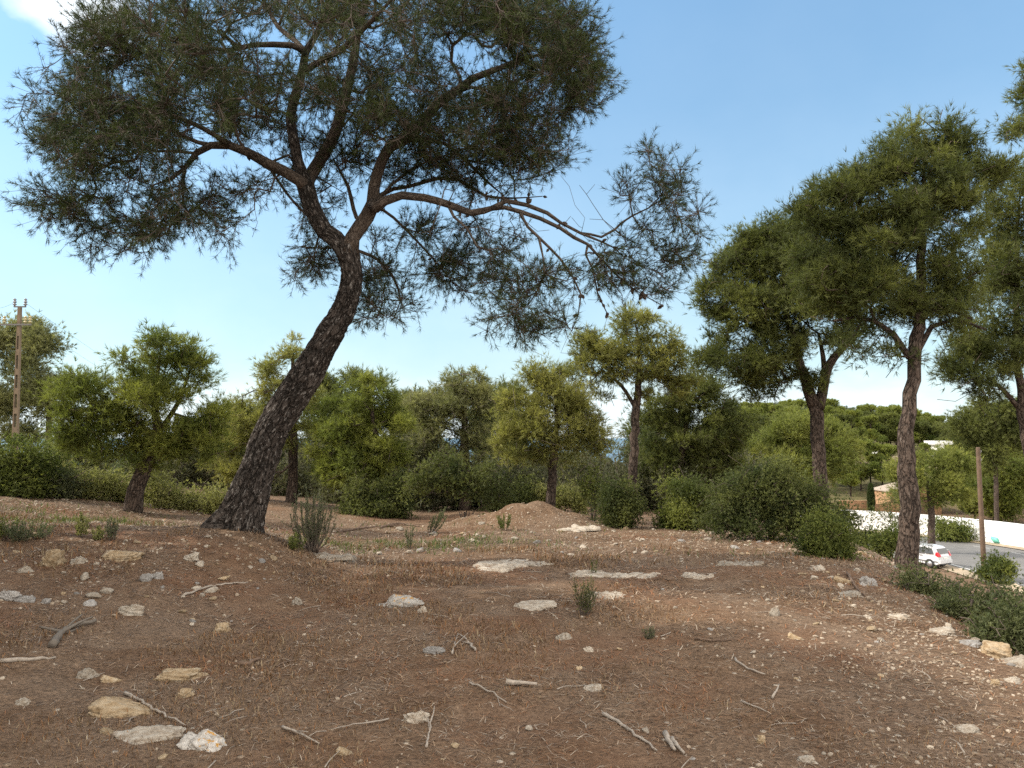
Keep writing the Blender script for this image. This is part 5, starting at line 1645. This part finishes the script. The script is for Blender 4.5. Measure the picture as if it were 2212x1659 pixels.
# kerb of stones between verge and road
g = Geo()
a = lane(8.55, 60, 20, 1.5)
for k in range(len(a) - 1):
    if rng.random() < 0.5:
        s_ = rng.uniform(0.15, 0.4)
        vv = ico * np.array([s_, s_, s_ * 0.5]) * rng.uniform(0.7, 1.2, (12, 1))
        g.add(vv + np.array([a[k, 0] + rng.normal() * 0.35, a[k, 1], RZ]), icf, mixcol(rng, 12, (0.4, 0.32, 0.22), (0.6, 0.52, 0.42)))
o = kind(g.build('verge_rubble', M['litter'], smooth=False, cols=True), 'stuff')
o['label'] = 'cream rubble along the near road verge'

wt = thing('boundary_wall', 'long whitewashed wall curving round the far side of the road', 'wall', (43.7, 55, RZ))
woff = np.array([43.7, 55, RZ])


def wall_piece(name, ri, ro, z0, z1, a_from, a_to):
    pts_i, pts_o = [], []
    for s_ in a_from, a_to:
        pass
    ti = lane(ri, 118, 20, 2.0)
    to = lane(ro, 118, 20, 2.0)
    n_ = min(len(ti), len(to))
    i0, i1 = int(a_from * (n_ - 1)), int(a_to * (n_ - 1))
    ti, to = ti[i0:i1 + 1], to[i0:i1 + 1]
    n_ = len(ti)
    zz0, zz1 = np.full(n_, z0), np.full(n_, z1)
    V = np.vstack([np.column_stack([ti, zz0]), np.column_stack([to, zz0]), np.column_stack([to, zz1]), np.column_stack([ti, zz1])]) - woff
    f = []
    for k in range(n_ - 1):
        for a_, b__ in ((0, 3), (3, 2), (2, 1)):
            f.append((a_ * n_ + k, a_ * n_ + k + 1, b__ * n_ + k + 1, b__ * n_ + k))
    f += [(0, n_, 2 * n_, 3 * n_), (n_ - 1, 4 * n_ - 1, 3 * n_ - 1, 2 * n_ - 1)]
    return Geo().add(V, f).build(name, M['white_wall'], wt, smooth=False)


wall_piece('wall', 20.75, 21.05, RZ - 0.3, RZ + 1.95, 0.0, 1.0)
ps = P(2096, 1139, 66)
Geo().box((43.69 - woff[0], ps[1] - woff[1] - 0.8, 0.95), (43.745 - woff[0], ps[1] - woff[1] + 0.3, 1.15)).build('plate', plain('grey name plate', (0.45, 0.45, 0.44)), wt, smooth=False)
pier = thing('gate_pier', 'rounded white gate pier at the end of the white wall, cut by the right edge', 'gate pier', (43.2, 59.5, RZ))
gp = Geo()
add_tube(gp, [(0, 0, -0.2), (0, 0, 1.9), (0, 0, 2.1), (0, 0, 2.25), (0, 0, 2.32)], [0.62, 0.62, 0.55, 0.38, 0.1], 20)
gp.build('pier', M['white_wall'], pier)
Geo().box((-0.72, -0.72, -0.2), (0.72, 0.72, 0.25)).build('plinth', M['white_wall'], pier, smooth=False)

# turquoise heap by the wall
q = P(2100, 1165, 68.5)
me = rock_mesh('sack', 611, 0.3, 3)
me.materials.append(plain('turquoise plastic sheet', (0.16, 0.50, 0.43), 0.45, 0.15, 8.0))
o = link('sack', me)
o.location = (42.6, q[1] - 1.0, RZ + 0.3)
o.scale = (0.5, 0.7, 0.45)
tag(o, 'turquoise plastic sack slumped against the foot of the white wall', 'sack')

# stone pavilion
M['stone_wall'] = plain('rough tan stonework', (0.36, 0.21, 0.115), 0.9, 0.45, 3.5, bump=0.8)
M['tiles'] = plain('weathered roof tiles', (0.36, 0.29, 0.23), 0.85, 0.25, 5.0, bump=0.5)
M['dark'] = plain('dark opening', (0.03, 0.028, 0.025), 0.8)
M['wood'] = plain('brown timber', (0.17, 0.11, 0.07), 0.8, 0.25, 8.0)
hx, hy = 45.6, 92.0
hzv = -7.6
hs = thing('stone_house', 'small brown stone house with a low tiled gable, behind the white wall', 'house', (hx, hy, hzv))
g = Geo()
g.box((0, 0, -0.3), (0.9, 0.35, 2.6)).box((4.6, 0, -0.3), (6.0, 0.35, 2.6)).box((0.9, 0, 2.05), (4.6, 0.35, 2.6)).box((0, 0.35, -0.3), (0.35, 4.5, 2.6)).box((5.65, 0.35, -0.3), (6.0, 4.5, 2.6)).box((0.35, 4.15, -0.3), (5.65, 4.5, 2.6))
g.add([(0, 0, 2.6), (6, 0, 2.6), (3, 0, 3.35), (0, 0.35, 2.6), (6, 0.35, 2.6), (3, 0.35, 3.35)], [(0, 1, 2), (5, 4, 3)])
g.build('wall', M['stone_wall'], hs, smooth=False)
g = Geo()
for sgn in (0, 1):
    xa, xb = (-0.25, 3.0) if not sgn else (6.25, 3.0)
    zb = 3.42
    za = 2.58
    g.add([(xa, -0.3, za), (xb, -0.3, zb), (xb, 4.8, zb), (xa, 4.8, za), (xa, -0.3, za + .12), (xb, -0.3, zb + .12), (xb, 4.8, zb + .12), (xa, 4.8, za + .12)],
          [(0, 1, 2, 3), (4, 7, 6, 5), (0, 4, 5, 1), (1, 5, 6, 2), (2, 6, 7, 3), (3, 7, 4, 0)])
g.build('roof', M['tiles'], hs, smooth=False)
Geo().box((0.95, 0.2, -0.3), (4.55, 0.26, 2.0)).build('door', M['wood'], hs, smooth=False)
gw = thing('garden_wall', 'low brown stone wall behind the white wall, left of the stone house', 'wall', (38.6, 90, hzv))
Geo().box((0, 0, -0.4), (4.2, 0.4, 1.75)).build('wall', M['stone_wall'], gw, smooth=False)
Geo().box((4.2, 0.02, -0.4), (6.2, 0.38, 1.35)).build('lower_wall', M['stone_wall'], gw, smooth=False)

# white villa parts up the hill
vx = P(2020, 976, 132)
vz = hz(vx[0], 132)
vl = thing('white_villa', 'white modern flat-roofed house fragment high among the pines on the right', 'house', (vx[0], 132, vz))
zt = float(P(2035, 960, 132)[2]) - vz
Geo().box((0, 0, zt), (3.3, 3.5, zt + 0.62)).build('roof_slab', M['white_wall'], vl, smooth=False)
Geo().box((0.65, 0.4, -0.5), (1.9, 2.5, zt - 0.003)).build('pillar', M['white_wall'], vl, smooth=False)
Geo().box((2.0, 2.7, -0.5), (6.6, 3.0, 1.0)).build('parapet', M['white_wall'], vl, smooth=False)
for k in range(3):
    Geo().box((5.2 + k * 0.9, 2.2, -0.5), (5.36 + k * 0.9, 2.4, 1.5)).build('post', M['white_wall'], vl, smooth=False)
bx = P(1888, 992, 124)
vb = thing('white_outbuilding', 'pale grey-white cube building on the terrace left of the tall wavy trunk', 'house', (bx[0], 124, hz(bx[0], 124)))
ztop = float(P(1888, 971, 124)[2]) - hz(bx[0], 124)
Geo().box((0, 0, -0.5), (1.9, 2.4, ztop)).build('wall', M['white_wall'], vb, smooth=False)
Geo().box((-0.12, -0.12, ztop + 0.002), (2.02, 2.52, ztop + 0.14)).build('roof', M['white_wall'], vb, smooth=False)
tw_ = P(1845, 1003, 121)
tz = hz(tw_[0], 121)
tt = thing('terrace_wall', 'thin pale terrace wall running along the slope below the white cube building', 'wall', (tw_[0], 121, tz))
g = Geo()
h0, h1 = float(tw_[2]) - tz, float(P(1945, 984, 121)[2]) - tz
lw_ = float(P(1945, 984, 121)[0]) - tw_[0]
g.add([(0, 0, h0 - 1.0), (lw_, 0, h1 - 1.0), (lw_, 0.3, h1 - 1.0), (0, 0.3, h0 - 1.0), (0, 0, h0), (lw_, 0, h1), (lw_, 0.3, h1), (0, 0.3, h0)],
      [(0, 3, 2, 1), (4, 5, 6, 7), (0, 1, 5, 4), (1, 2, 6, 5), (2, 3, 7, 6), (3, 0, 4, 7)])
g.build('wall', M['verge'], tt, smooth=False)


# ------------------------------------------------------------------ poles and wires
M['pole_wood'] = plain('tarred timber pole', (0.12, 0.078, 0.052), 0.85, 0.3, 4.0, bump=0.3)
M['concrete'] = plain('stained concrete', (0.185, 0.135, 0.09), 0.85, 0.2, 3.0, bump=0.2)
M['ceramic'] = plain('glazed insulator', (0.42, 0.36, 0.20), 0.25, 0.1, 5.0)
M['ceramic_dark'] = plain('grey glazed insulator', (0.22, 0.21, 0.22), 0.3, 0.1, 5.0)
M['steel'] = plain('dull steel', (0.16, 0.15, 0.14), 0.6, 0.1, 5.0, 0.3)
q = P(2125, 1244, 51)
tp = thing('telegraph_pole', 'bare wooden telegraph pole standing on the near road verge at the right', 'telegraph pole', (q[0], 51, RZ))
zt = float(P(2125, 966, 51)[2]) - RZ
g = Geo()
add_tube(g, [(0.05, 0, -0.3), (0.03, 0, 2), (0, 0, 5), (-0.02, 0, zt - 0.1), (-0.02, 0, zt)], [0.16, 0.155, 0.145, 0.13, 0.11], 14)
g.build('pole', M['pole_wood'], tp)
for k, z_ in enumerate((zt - 0.35, zt - 0.9)):
    add_tube(Geo(), [(0, 0, 0), (0, 0, 1)], [.1, .1], 4)
    g = Geo()
    add_tube(g, [(0.0, -0.16, z_), (0.0, -0.30, z_), (0.0, -0.30, z_ + 0.14)], [0.018, 0.018, 0.03], 6)
    g.build('insulator_pin', M['steel'], tp)

dP = 42.0
top, bot = P(43, 664, dP), P(33, 960, dP)
foot = top + (bot - top) * 1.35
gz = hz(foot[0], foot[1])
lp = thing('lattice_pole', 'weathered concrete ladder-type power pole with insulators, at the far left', 'power pole', (foot[0], dP, gz))
ax_z = top - np.array([foot[0], dP, gz])
Lp = ax_z[2]


def lp_pt(z, dx=0.0, dy=0.0):
    return np.array([ax_z[0] * z / Lp + dx, dy, z])


def half_w(z):
    return 0.075 + 0.11 * (1 - z / Lp)


g = Geo()
holes = 9
zsolid = Lp - 1.45


def leg(g, s_):
    zz = np.linspace(-0.3, zsolid, 12)
    V = []
    for z in zz:
        h_ = half_w(z)
        t_ = h_ * 0.42
        c0, c1 = (h_ - t_, h_) if s_ > 0 else (-h_, -h_ + t_)
        for dx, dy in ((c0, -0.09), (c1, -0.09), (c1, 0.09), (c0, 0.09)):
            V.append(lp_pt(z, dx, dy))
    f = []
    for k in range(11):
        for j_ in range(4):
            f.append((k * 4 + j_, k * 4 + (j_ + 1) % 4, k * 4 + 4 + (j_ + 1) % 4, k * 4 + 4 + j_))
    g.add(V, f)


leg(g, 1)
leg(g, -1)
for k in range(holes + 1):
    z = zsolid * k / holes
    h_ = half_w(z) * 0.60
    a, b_ = lp_pt(z - 0.15), lp_pt(z + 0.15)
    g.box((a[0] - h_, -0.085, z - 0.17), (a[0] + h_, 0.085, z + 0.17))
pT = lp_pt(zsolid)
h_ = half_w(zsolid)
tq = lp_pt(Lp)
h2 = half_w(Lp)
V = [(pT[0] - h_, -.09, zsolid), (pT[0] + h_, -.09, zsolid), (pT[0] + h_, .09, zsolid), (pT[0] - h_, .09, zsolid), (tq[0] - h2, -.09, Lp), (tq[0] + h2, -.09, Lp), (tq[0] + h2, .09, Lp), (tq[0] - h2, .09, Lp)]
g.add(V, [(4, 5, 6, 7), (0, 1, 5, 4), (1, 2, 6, 5), (2, 3, 7, 6), (3, 0, 4, 7)])
g.build('pole', M['concrete'], lp, smooth=False)
zc = float(P(38, 702, dP)[2]) - gz
cx = lp_pt(zc)[0]
Geo().box((cx - 1.15, -0.16, zc - 0.04), (cx + 0.75, -0.095, zc + 0.05)).build('crossarm', M['steel'], lp, smooth=False)
ins_prof = [(0, .03), (.05, .05), (.07, .10), (.12, .10), (.13, .05), (.19, .05), (.21, .10), (.26, .10), (.27, .05), (.33, .05), (.35, .09), (.40, .07), (.44, .02)]


def insulator(px, py, pz, mk):
    g_ = Geo()
    add_tube(g_, [(px, py, pz + a_) for a_, _ in ins_prof], [b__ for _, b__ in ins_prof], 10)
    g_.build('insulator', M[mk], lp)


for dx in (-1.05, -0.75, 0.42, 0.68):
    insulator(cx + dx, -0.13, zc + 0.052, 'ceramic')
Geo().box((tq[0] - 0.34, -0.04, Lp + 0.002), (tq[0] + 0.34, 0.04, Lp + 0.07)).build('bracket', M['steel'], lp, smooth=False)
for dx in (-0.3, 0.3):
    insulator(tq[0] + dx, 0, Lp + 0.072, 'ceramic_dark')
for k, (a, b_, lb) in enumerate([((52, 652, 42), (420, 880, 150), 'thin power line sagging right from the top of the lattice pole'), ((58, 690, 42), (400, 890, 150), 'thin power line leaving the crossarm of the lattice pole to the right'),
                                 ((36, 650, 42), (-240, 560, 18), 'thin power line coming in from the left edge to the pole top')]):
    p0, p1 = P(*a), P(*b_)
    t_ = np.linspace(0, 1, 40)[:, None]
    p = p0 * (1 - t_) + p1 * t_ - np.array([0, 0, 1.0]) * (4 * 0.8 * t_ * (1 - t_))
    g = Geo()
    add_tube(g, p - p0, np.full(40, 0.007), 5)
    tag(g.build('power_line', M['steel'], None, tuple(p0)), lb, 'power line')

# ------------------------------------------------------------------ parked car
M['car_paint'] = plain('silver white car paint', (0.62, 0.63, 0.65), 0.25, 0.03, 2.0, 0.0, spec=0.6)
M['car_paint'].node_tree.nodes['Principled BSDF'].inputs['Coat Weight'].default_value = 0.6
M['car_glass'] = plain('dark car glass', (0.02, 0.024, 0.028), 0.05, 0.05, 2.0, spec=0.8)
M['rubber'] = plain('black rubber', (0.025, 0.025, 0.025), 0.8)
M['alloy'] = plain('wheel rim alloy', (0.45, 0.45, 0.46), 0.35, 0.05, 5, 0.7)
M['red_lens'] = plain('red tail lamp lens', (0.55, 0.02, 0.03), 0.15, 0.1, 9)
M['plate'] = plain('white number plate', (0.75, 0.75, 0.72), 0.5)
M['trim'] = plain('black plastic trim', (0.04, 0.04, 0.042), 0.6)


def car(loc, heading):
    root = thing('parked_car', 'white small hatchback parked on the road verge behind the tall wavy trunk, rear towards us', 'car', loc, None, heading)
    # local: +X forward, length 3.6
    prof = [(-1.78, 0.34), (-1.82, 0.55), (-1.80, 0.86), (-1.72, 0.98), (-1.50, 1.36), (-1.32, 1.47), (-0.6, 1.54), (0.1, 1.50), (0.42, 1.38), (0.98, 0.98), (1.55, 0.86), (1.78, 0.66), (1.82, 0.42), (1.74, 0.26), (-1.68, 0.26)]
    n_ = len(prof)

    def half(x, z):
        h_ = 0.82 - 0.06 * max(0, abs(x) - 1.3) / 0.5
        if z > 0.92:
            h_ -= (z - 0.92) * 0.30
        return h_
    layers = []
    for s_, inn in ((-1, 0.0), (-1, 1.0), (1, 1.0), (1, 0.0)):
        pass
    V, f = [], []
    rows = [(-1.0, 0.94), (-1.0, 1.0), (1.0, 1.0), (1.0, 0.94)]
    for ri, (s_, k) in enumerate(rows):
        for (x_, z_) in prof:
            hw = half(x_, z_)
            zc_, xc_ = 0.85, 0.0
            kk = 0.975 if ri in (0, 3) else 1.0
            yy = s_ * (hw if ri in (0, 3) else hw - 0.07)
            if ri in (0, 3):
                V.append((xc_ + (x_ - xc_) * kk, yy, zc_ + (z_ - zc_) * kk))
            else:
                V.append((x_, yy, z_))
    for a_, b__ in ((0, 1), (1, 2), (2, 3)):
        for k in range(n_):
            k2 = (k + 1) % n_
            f.append((a_ * n_ + k, b__ * n_ + k, b__ * n_ + k2, a_ * n_ + k2))
    g_ = Geo().add(V, f)
    g_.f.append(np.array([list(range(n_))[::-1]]))
    g_.f.append(np.array([[3 * n_ + k for k in range(n_)]]))
    body = g_.build('body', M['car_paint'], root, smooth=False)
    for s_ in (-1, 1):
        def pan(pts, y_off=0.012):
            V_ = [(x_, s_ * (half(x_, z_) * 1.0 + y_off), z_) for x_, z_ in pts] + [(x_, s_ * (half(x_, z_) - 0.03), z_) for x_, z_ in pts]
            m_ = len(pts)
            fr = list(range(m_)) if s_ < 0 else list(range(m_))[::-1]
            gg = Geo().add(V_, [(k, (k + 1) % m_, m_ + (k + 1) % m_, m_ + k) for k in range(m_)])
            gg.f.append(np.array([fr]))
            return gg
        pan([(-1.38, 1.02), (-0.78, 1.00), (-0.78, 1.41), (-1.22, 1.38)]).build('window', M['car_glass'], root, smooth=False)
        pan([(-0.70, 1.00), (0.02, 0.99), (0.02, 1.42), (-0.70, 1.41)]).build('window', M['car_glass'], root, smooth=False)
        pan([(0.10, 0.99), (0.78, 1.00), (0.34, 1.34), (0.10, 1.41)]).build('window', M['car_glass'], root, smooth=False)
        for xd in (-0.42, 0.42):
            pan([(xd - 0.1, 0.86), (xd + 0.1, 0.86), (xd + 0.1, 0.90), (xd - 0.1, 0.90)], 0.03).build('door_handle', M['car_paint'], root, smooth=False)
        pan([(-1.7, 0.45), (1.6, 0.45), (1.6, 0.50), (-1.7, 0.50)], 0.02).build('side_strip', M['trim'], root, smooth=False)
        for xw in (-1.13, 1.16):
            yo = s_ * 0.73
            gw_ = Geo()
            add_tube(gw_, [(xw, yo - 0.10, 0.29), (xw, yo - 0.08, 0.29), (xw, yo + 0.08, 0.29), (xw, yo + 0.10, 0.29)], [0.25, 0.29, 0.29, 0.25], 22)
            wh = gw_.build('wheel', M['rubber'], root)
            gr = Geo()
            yb = yo + s_ * 0.101
            add_tube(gr, [(xw, yb - s_ * 0.01, 0.29), (xw, yb + s_ * 0.004, 0.29)], [0.19, 0.185], 20)
            gr.build('rim', M['alloy'], wh)
            ga = Geo()
            arc = [(xw + 0.34 * math.cos(t_), s_ * (half(xw, 0.4) + 0.006), 0.29 + 0.34 * math.sin(t_)) for t_ in np.linspace(0, math.pi, 13)]
            arc2 = [(xw, s_ * (half(xw, 0.4) + 0.006), 0.29)]
            ga.add(arc + arc2, [(k, k + 1, 13) if s_ < 0 else (k + 1, k, 13) for k in range(12)])
            ga.build('wheel_arch', M['trim'], root, smooth=False)
        # tail lamp wraps the rear corner
        yl = s_ * 0.66
        V_ = [(-1.835, yl - s_ * 0.12, 0.82), (-1.80, s_ * 0.80, 0.84), (-1.55, s_ * 0.838, 0.92), (-1.60, s_ * 0.80, 1.16), (-1.69, yl - s_ * 0.02, 1.14), (-1.79, yl - s_ * 0.12, 0.98)]
        gl_ = Geo().add(V_, [(0, 1, 2, 3, 4, 5)]) if False else Geo()
        gl_.add(V_ + [(-1.55, s_ * 0.6, 0.95)], [(0, 1, 6), (1, 2, 6), (2, 3, 6), (3, 4, 6), (4, 5, 6), (5, 0, 6), (0, 5, 1), (5, 4, 1), (4, 3, 1), (3, 2, 1)])
        gl_.build('tail_lamp', M['red_lens'], root, smooth=False)
    # tailgate glass, bumper, plate, windscreen
    g_ = Geo()
    g_.add([(-1.742, -0.60, 1.02), (-1.742, 0.60, 1.02), (-1.545, 0.54, 1.36), (-1.545, -0.54, 1.36), (-1.70, -0.60, 1.0), (-1.70, 0.60, 1.0), (-1.50, 0.54, 1.36), (-1.50, -0.54, 1.36)],
           [(0, 3, 2, 1), (0, 1, 5, 4), (1, 2, 6, 5), (2, 3, 7, 6), (3, 0, 4, 7)])
    g_.build('rear_window', M['car_glass'], root, smooth=False)
    g_ = Geo()
    g_.add([(0.97, -0.66, 1.01), (0.97, 0.66, 1.01), (0.47, 0.58, 1.375), (0.47, -0.58, 1.375), (0.9, -0.66, 0.98), (0.9, 0.66, 0.98), (0.4, 0.58, 1.34), (0.4, -0.58, 1.34)],
           [(0, 1, 2, 3), (0, 4, 5, 1), (1, 5, 6, 2), (2, 6, 7, 3), (3, 7, 4, 0)])
    g_.build('windscreen', M['car_glass'], root, smooth=False)
    Geo().box((-1.88, -0.74, 0.36), (-1.70, 0.74, 0.60)).build('bumper', M['car_paint'], root, smooth=False)
    Geo().box((-1.845, -0.26, 0.66), (-1.80, 0.26, 0.78)).build('number_plate', M['plate'], root, smooth=False)
    Geo().box((-1.86, -0.6, 0.26), (-1.70, 0.6, 0.355)).build('lower_bumper', M['trim'], root, smooth=False)
    return root


car((30.1, 56.6, RZ - 0.02), R(90 + 30))


# ------------------------------------------------------------------ background woods
def far_pine(label, seed, h, spread, cols, group):
    """a whole small pine at the origin, for copying"""
    r_ = np.random.default_rng(seed)
    root = thing('pine_tree', label, 'pine tree', (0, 0, -500), group)
    g_ = Geo()
    add_tube(g_, [(0, 0, -0.5), (0.1, 0, h * 0.4), (0, 0.1, h * 0.85)], [0.16, 0.12, 0.03], 6)
    nb = 16
    C = np.stack([r_.normal(size=nb) * spread * 0.5, r_.normal(size=nb) * spread * 0.5, h * r_.uniform(0.28, 0.95, nb)], 1)
    C[:, :2] *= (1.25 - 0.75 * (C[:, 2:3] / h)) * 1.2
    for c_ in C:
        z0 = max(h * 0.25, c_[2] - h * 0.2)
        add_tube(g_, [(0.05, 0, z0), c_ * np.array([.5, .5, 0]) + np.array([0, 0, 0.5 * (z0 + c_[2])]), c_], [0.06, 0.045, 0.02], 4)
    g_.build('trunk', M['bark'], root, bark=True)
    Rd = r_.uniform(0.65, 1.15, nb) * spread * 0.42
    ci = np.repeat(np.arange(nb), 120)
    q_ = in_ball(r_, len(ci), 0.3)
    pos = C[ci] + q_ * Rd[ci][:, None] * np.array([1, 1, 0.75])
    axv = unit(q_ + np.array([0, 0, 0.5]))
    cb = mixcol(r_, nb, *cols)
    gg = Geo()
    needles(gg, pos, axv, r_, 5, 0.42, 0.13, cb[ci] * r_.uniform(0.8, 1.2, (len(ci), 1)), 10, 70, 0.2)
    gg.build('foliage', M['needle'], root, smooth=False, cols=True)
    return root


LB = 'dark green pine among many covering the far hillside at the right'
protoA = [far_pine(LB, 700 + k, (7.0, 8.0, 6.0, 7.5)[k], (2.3, 2.6, 2.1, 1.9)[k], (DARK, GREEN, DARK, GREEN)[k], 'pines on the right hillside') for k in range(4)]
used = [False] * 4


def place_far(x, y, sc, label=None, group=None, zoff=0.0):
    k = int(rng.integers(4))
    loc = (x, y, hz(x, y) - 0.3 + zoff)
    a = rng.uniform(0, 6.28)
    if not used[k] and label is None:
        used[k] = True
        r_ = protoA[k]
        r_.location, r_.rotation_euler, r_.scale = loc, (0, 0, a), (sc, sc, sc)
        return r_
    return copy_tree(protoA[k], loc, a, sc, label, group)


cnt = 0
while cnt < 190:
    y = rng.uniform(138, 215)
    x = y * rng.uniform(0.30, 0.70)
    place_far(x, y, rng.uniform(0.75, 1.15))
    cnt += 1
for u, d, s_ in ((1835, 104, 0.85), (1858, 108, 1.0), (1880, 112, 0.8), (1905, 108, 0.85), (1925, 113, 0.75), (1940, 104, 0.8), (1800, 112, 1.0), (1770, 108, 1.0), (1990, 104, 0.8), (2100, 104, 0.8), (1740, 118, 1.1), (2000, 122, 0.7)):
    q = P(u, 1000, d)
    place_far(q[0], d, s_, 'dark pine in the hollow between the white wall and the hillside villa', 'pines below the villa')
for k, (u, d, s_) in enumerate(((2118, 92, 1.15), (2150, 98, 1.3), (2185, 90, 1.2), (2215, 96, 1.3), (2100, 88, 0.8))):
    q = P(u, 1000, d)
    place_far(q[0], d, s_, 'tall pine in the clump above the white wall near the right edge', 'pines above the right wall')

# columnar cypress by the stone house
r_ = np.random.default_rng(808)
q = P(1881, 1060, 89)
cyp = thing('cypress', 'narrow columnar cypress beside the brown stone house', 'cypress', (q[0], 89, hz(q[0], 89)))
g = Geo()
add_tube(g, [(0, 0, -0.3), (0, 0, 1.5), (0, 0, 3.4)], [0.1, 0.08, 0.02], 6)
g.build('trunk', M['bark'], cyp, bark=True)
zz = r_.uniform(0.3, 3.9, 1800)
rad = 0.42 * np.sin(np.clip(zz / 4.0, 0, 1) * math.pi) ** 0.5 * r_.random(1800) ** 0.4
an = r_.uniform(0, 6.28, 1800)
g = Geo()
needles(g, np.stack([rad * np.cos(an), rad * np.sin(an), zz], 1), np.stack([np.cos(an) * .3, np.sin(an) * .3, np.ones(1800)], 1), r_, 4, 0.22, 0.08, mixcol(r_, 1800, (0.035, 0.055, 0.02), (0.07, 0.09, 0.03)), 5, 40, 0.1)
g.build('foliage', M['leaf'], cyp, smooth=False, cols=True)


def wood_mass(name, label, n, fx, h0, h1, seed, cols, nb=34, ln=1.0, wd=0.42):
    """a far wood that reads as one mass"""
    r_ = np.random.default_rng(seed)
    x, y = fx(r_, n)
    h_ = r_.uniform(h0, h1, n)
    z = H(x, y)
    ci = np.repeat(np.arange(n), nb)
    q_ = in_ball(r_, len(ci), 0.5)
    q_[:, 2] = np.abs(q_[:, 2]) * 1.2 - 0.35
    pos = np.stack([x, y, z + h_ * 0.55], 1)[ci] + q_ * (h_[ci] * 0.42)[:, None]
    cb = mixcol(r_, n, *cols)
    g_ = Geo()
    needles(g_, pos, unit(q_ + np.array([0, 0, 0.4])), r_, 5, ln, wd, cb[ci] * r_.uniform(0.8, 1.2, (len(ci), 1)), 10, 75, 0.4)
    o_ = g_.build(name, M['needle'], smooth=False, cols=True)
    kind(o_, 'stuff')
    o_['label'] = label
    return o_


def fx_hill(r_, n):
    y = r_.uniform(230, 430, n)
    return y * r_.uniform(0.08, 0.55, n), y


def fx_valley(r_, n):
    y = 62 + 190 * r_.random(n) ** 1.6
    return y * r_.uniform(-0.75, 0.22, n), y


wood_mass('far_hill_wood', 'bluish dark wood on the distant hill behind the forked pine', 1500, fx_hill, 4, 8, 901, ((0.07, 0.09, 0.06), (0.13, 0.15, 0.085)))
wood_mass('valley_wood', 'dusky pine wood filling the valley behind the row of pines', 900, fx_valley, 3.5, 6.5, 902, ((0.085, 0.105, 0.05), (0.18, 0.19, 0.09)), 80, 0.55, 0.13)

# undergrowth behind the pine row
proto = bush('undergrowth_bush', 'dark scrubby bush among many filling the shade behind the pine row', 1060, 1090, 23.0, [(1060, 1050, 60, 44), (1090, 1075, 40, 30), (1025, 1075, 40, 30)], 160, ((0.085, 0.09, 0.05), (0.17, 0.165, 0.09)), 0.10, 0.026, 0.55, group='bushes behind the pine row', clump=0.3, bare=180)
for k in range(38):
    u = 360 + 1300 * (k + rng.uniform(-.4, .4)) / 38
    d = rng.uniform(22, 31)
    q = P(u, 1080, d)
    s_ = rng.uniform(0.8, 1.9)
    copy_tree(proto, (q[0], d, hz(q[0], d) - 0.1), rng.uniform(0, 6.28), s_)

# ------------------------------------------------------------------ pines to the left of the camera, whose shade lies over the foreground
shade = far_pine('broad pine left of the camera, outside the photo, casting shade over the foreground', 950, 9.0, 2.7, DARK, 'pines outside the photo')
for k, (x, y, sc, rz) in enumerate(((-6.6, 3.0, 0.95, 0.4), (-6.8, 0.2, 1.0, 1.4), (-10.5, 5.2, 1.1, 2.6), (-10.5, 1.6, 1.1, 3.3), (-14.5, 5.0, 1.15, 4.4), (-10.0, -2.2, 1.1, 5.2), (-15.0, 1.5, 1.2, 0.9), (-9.6, 7.6, 0.95, 1.9), (-13.2, 8.4, 1.0, 2.9), (-17.0, 7.0, 1.2, 0.2))):
    y -= 0.6
    loc = (x, y, hz(x, y))
    if k == 0:
        shade.location, shade.rotation_euler, shade.scale = loc, (0, 0, rz), (sc, sc, sc)
    else:
        copy_tree(shade, loc, rz, sc)
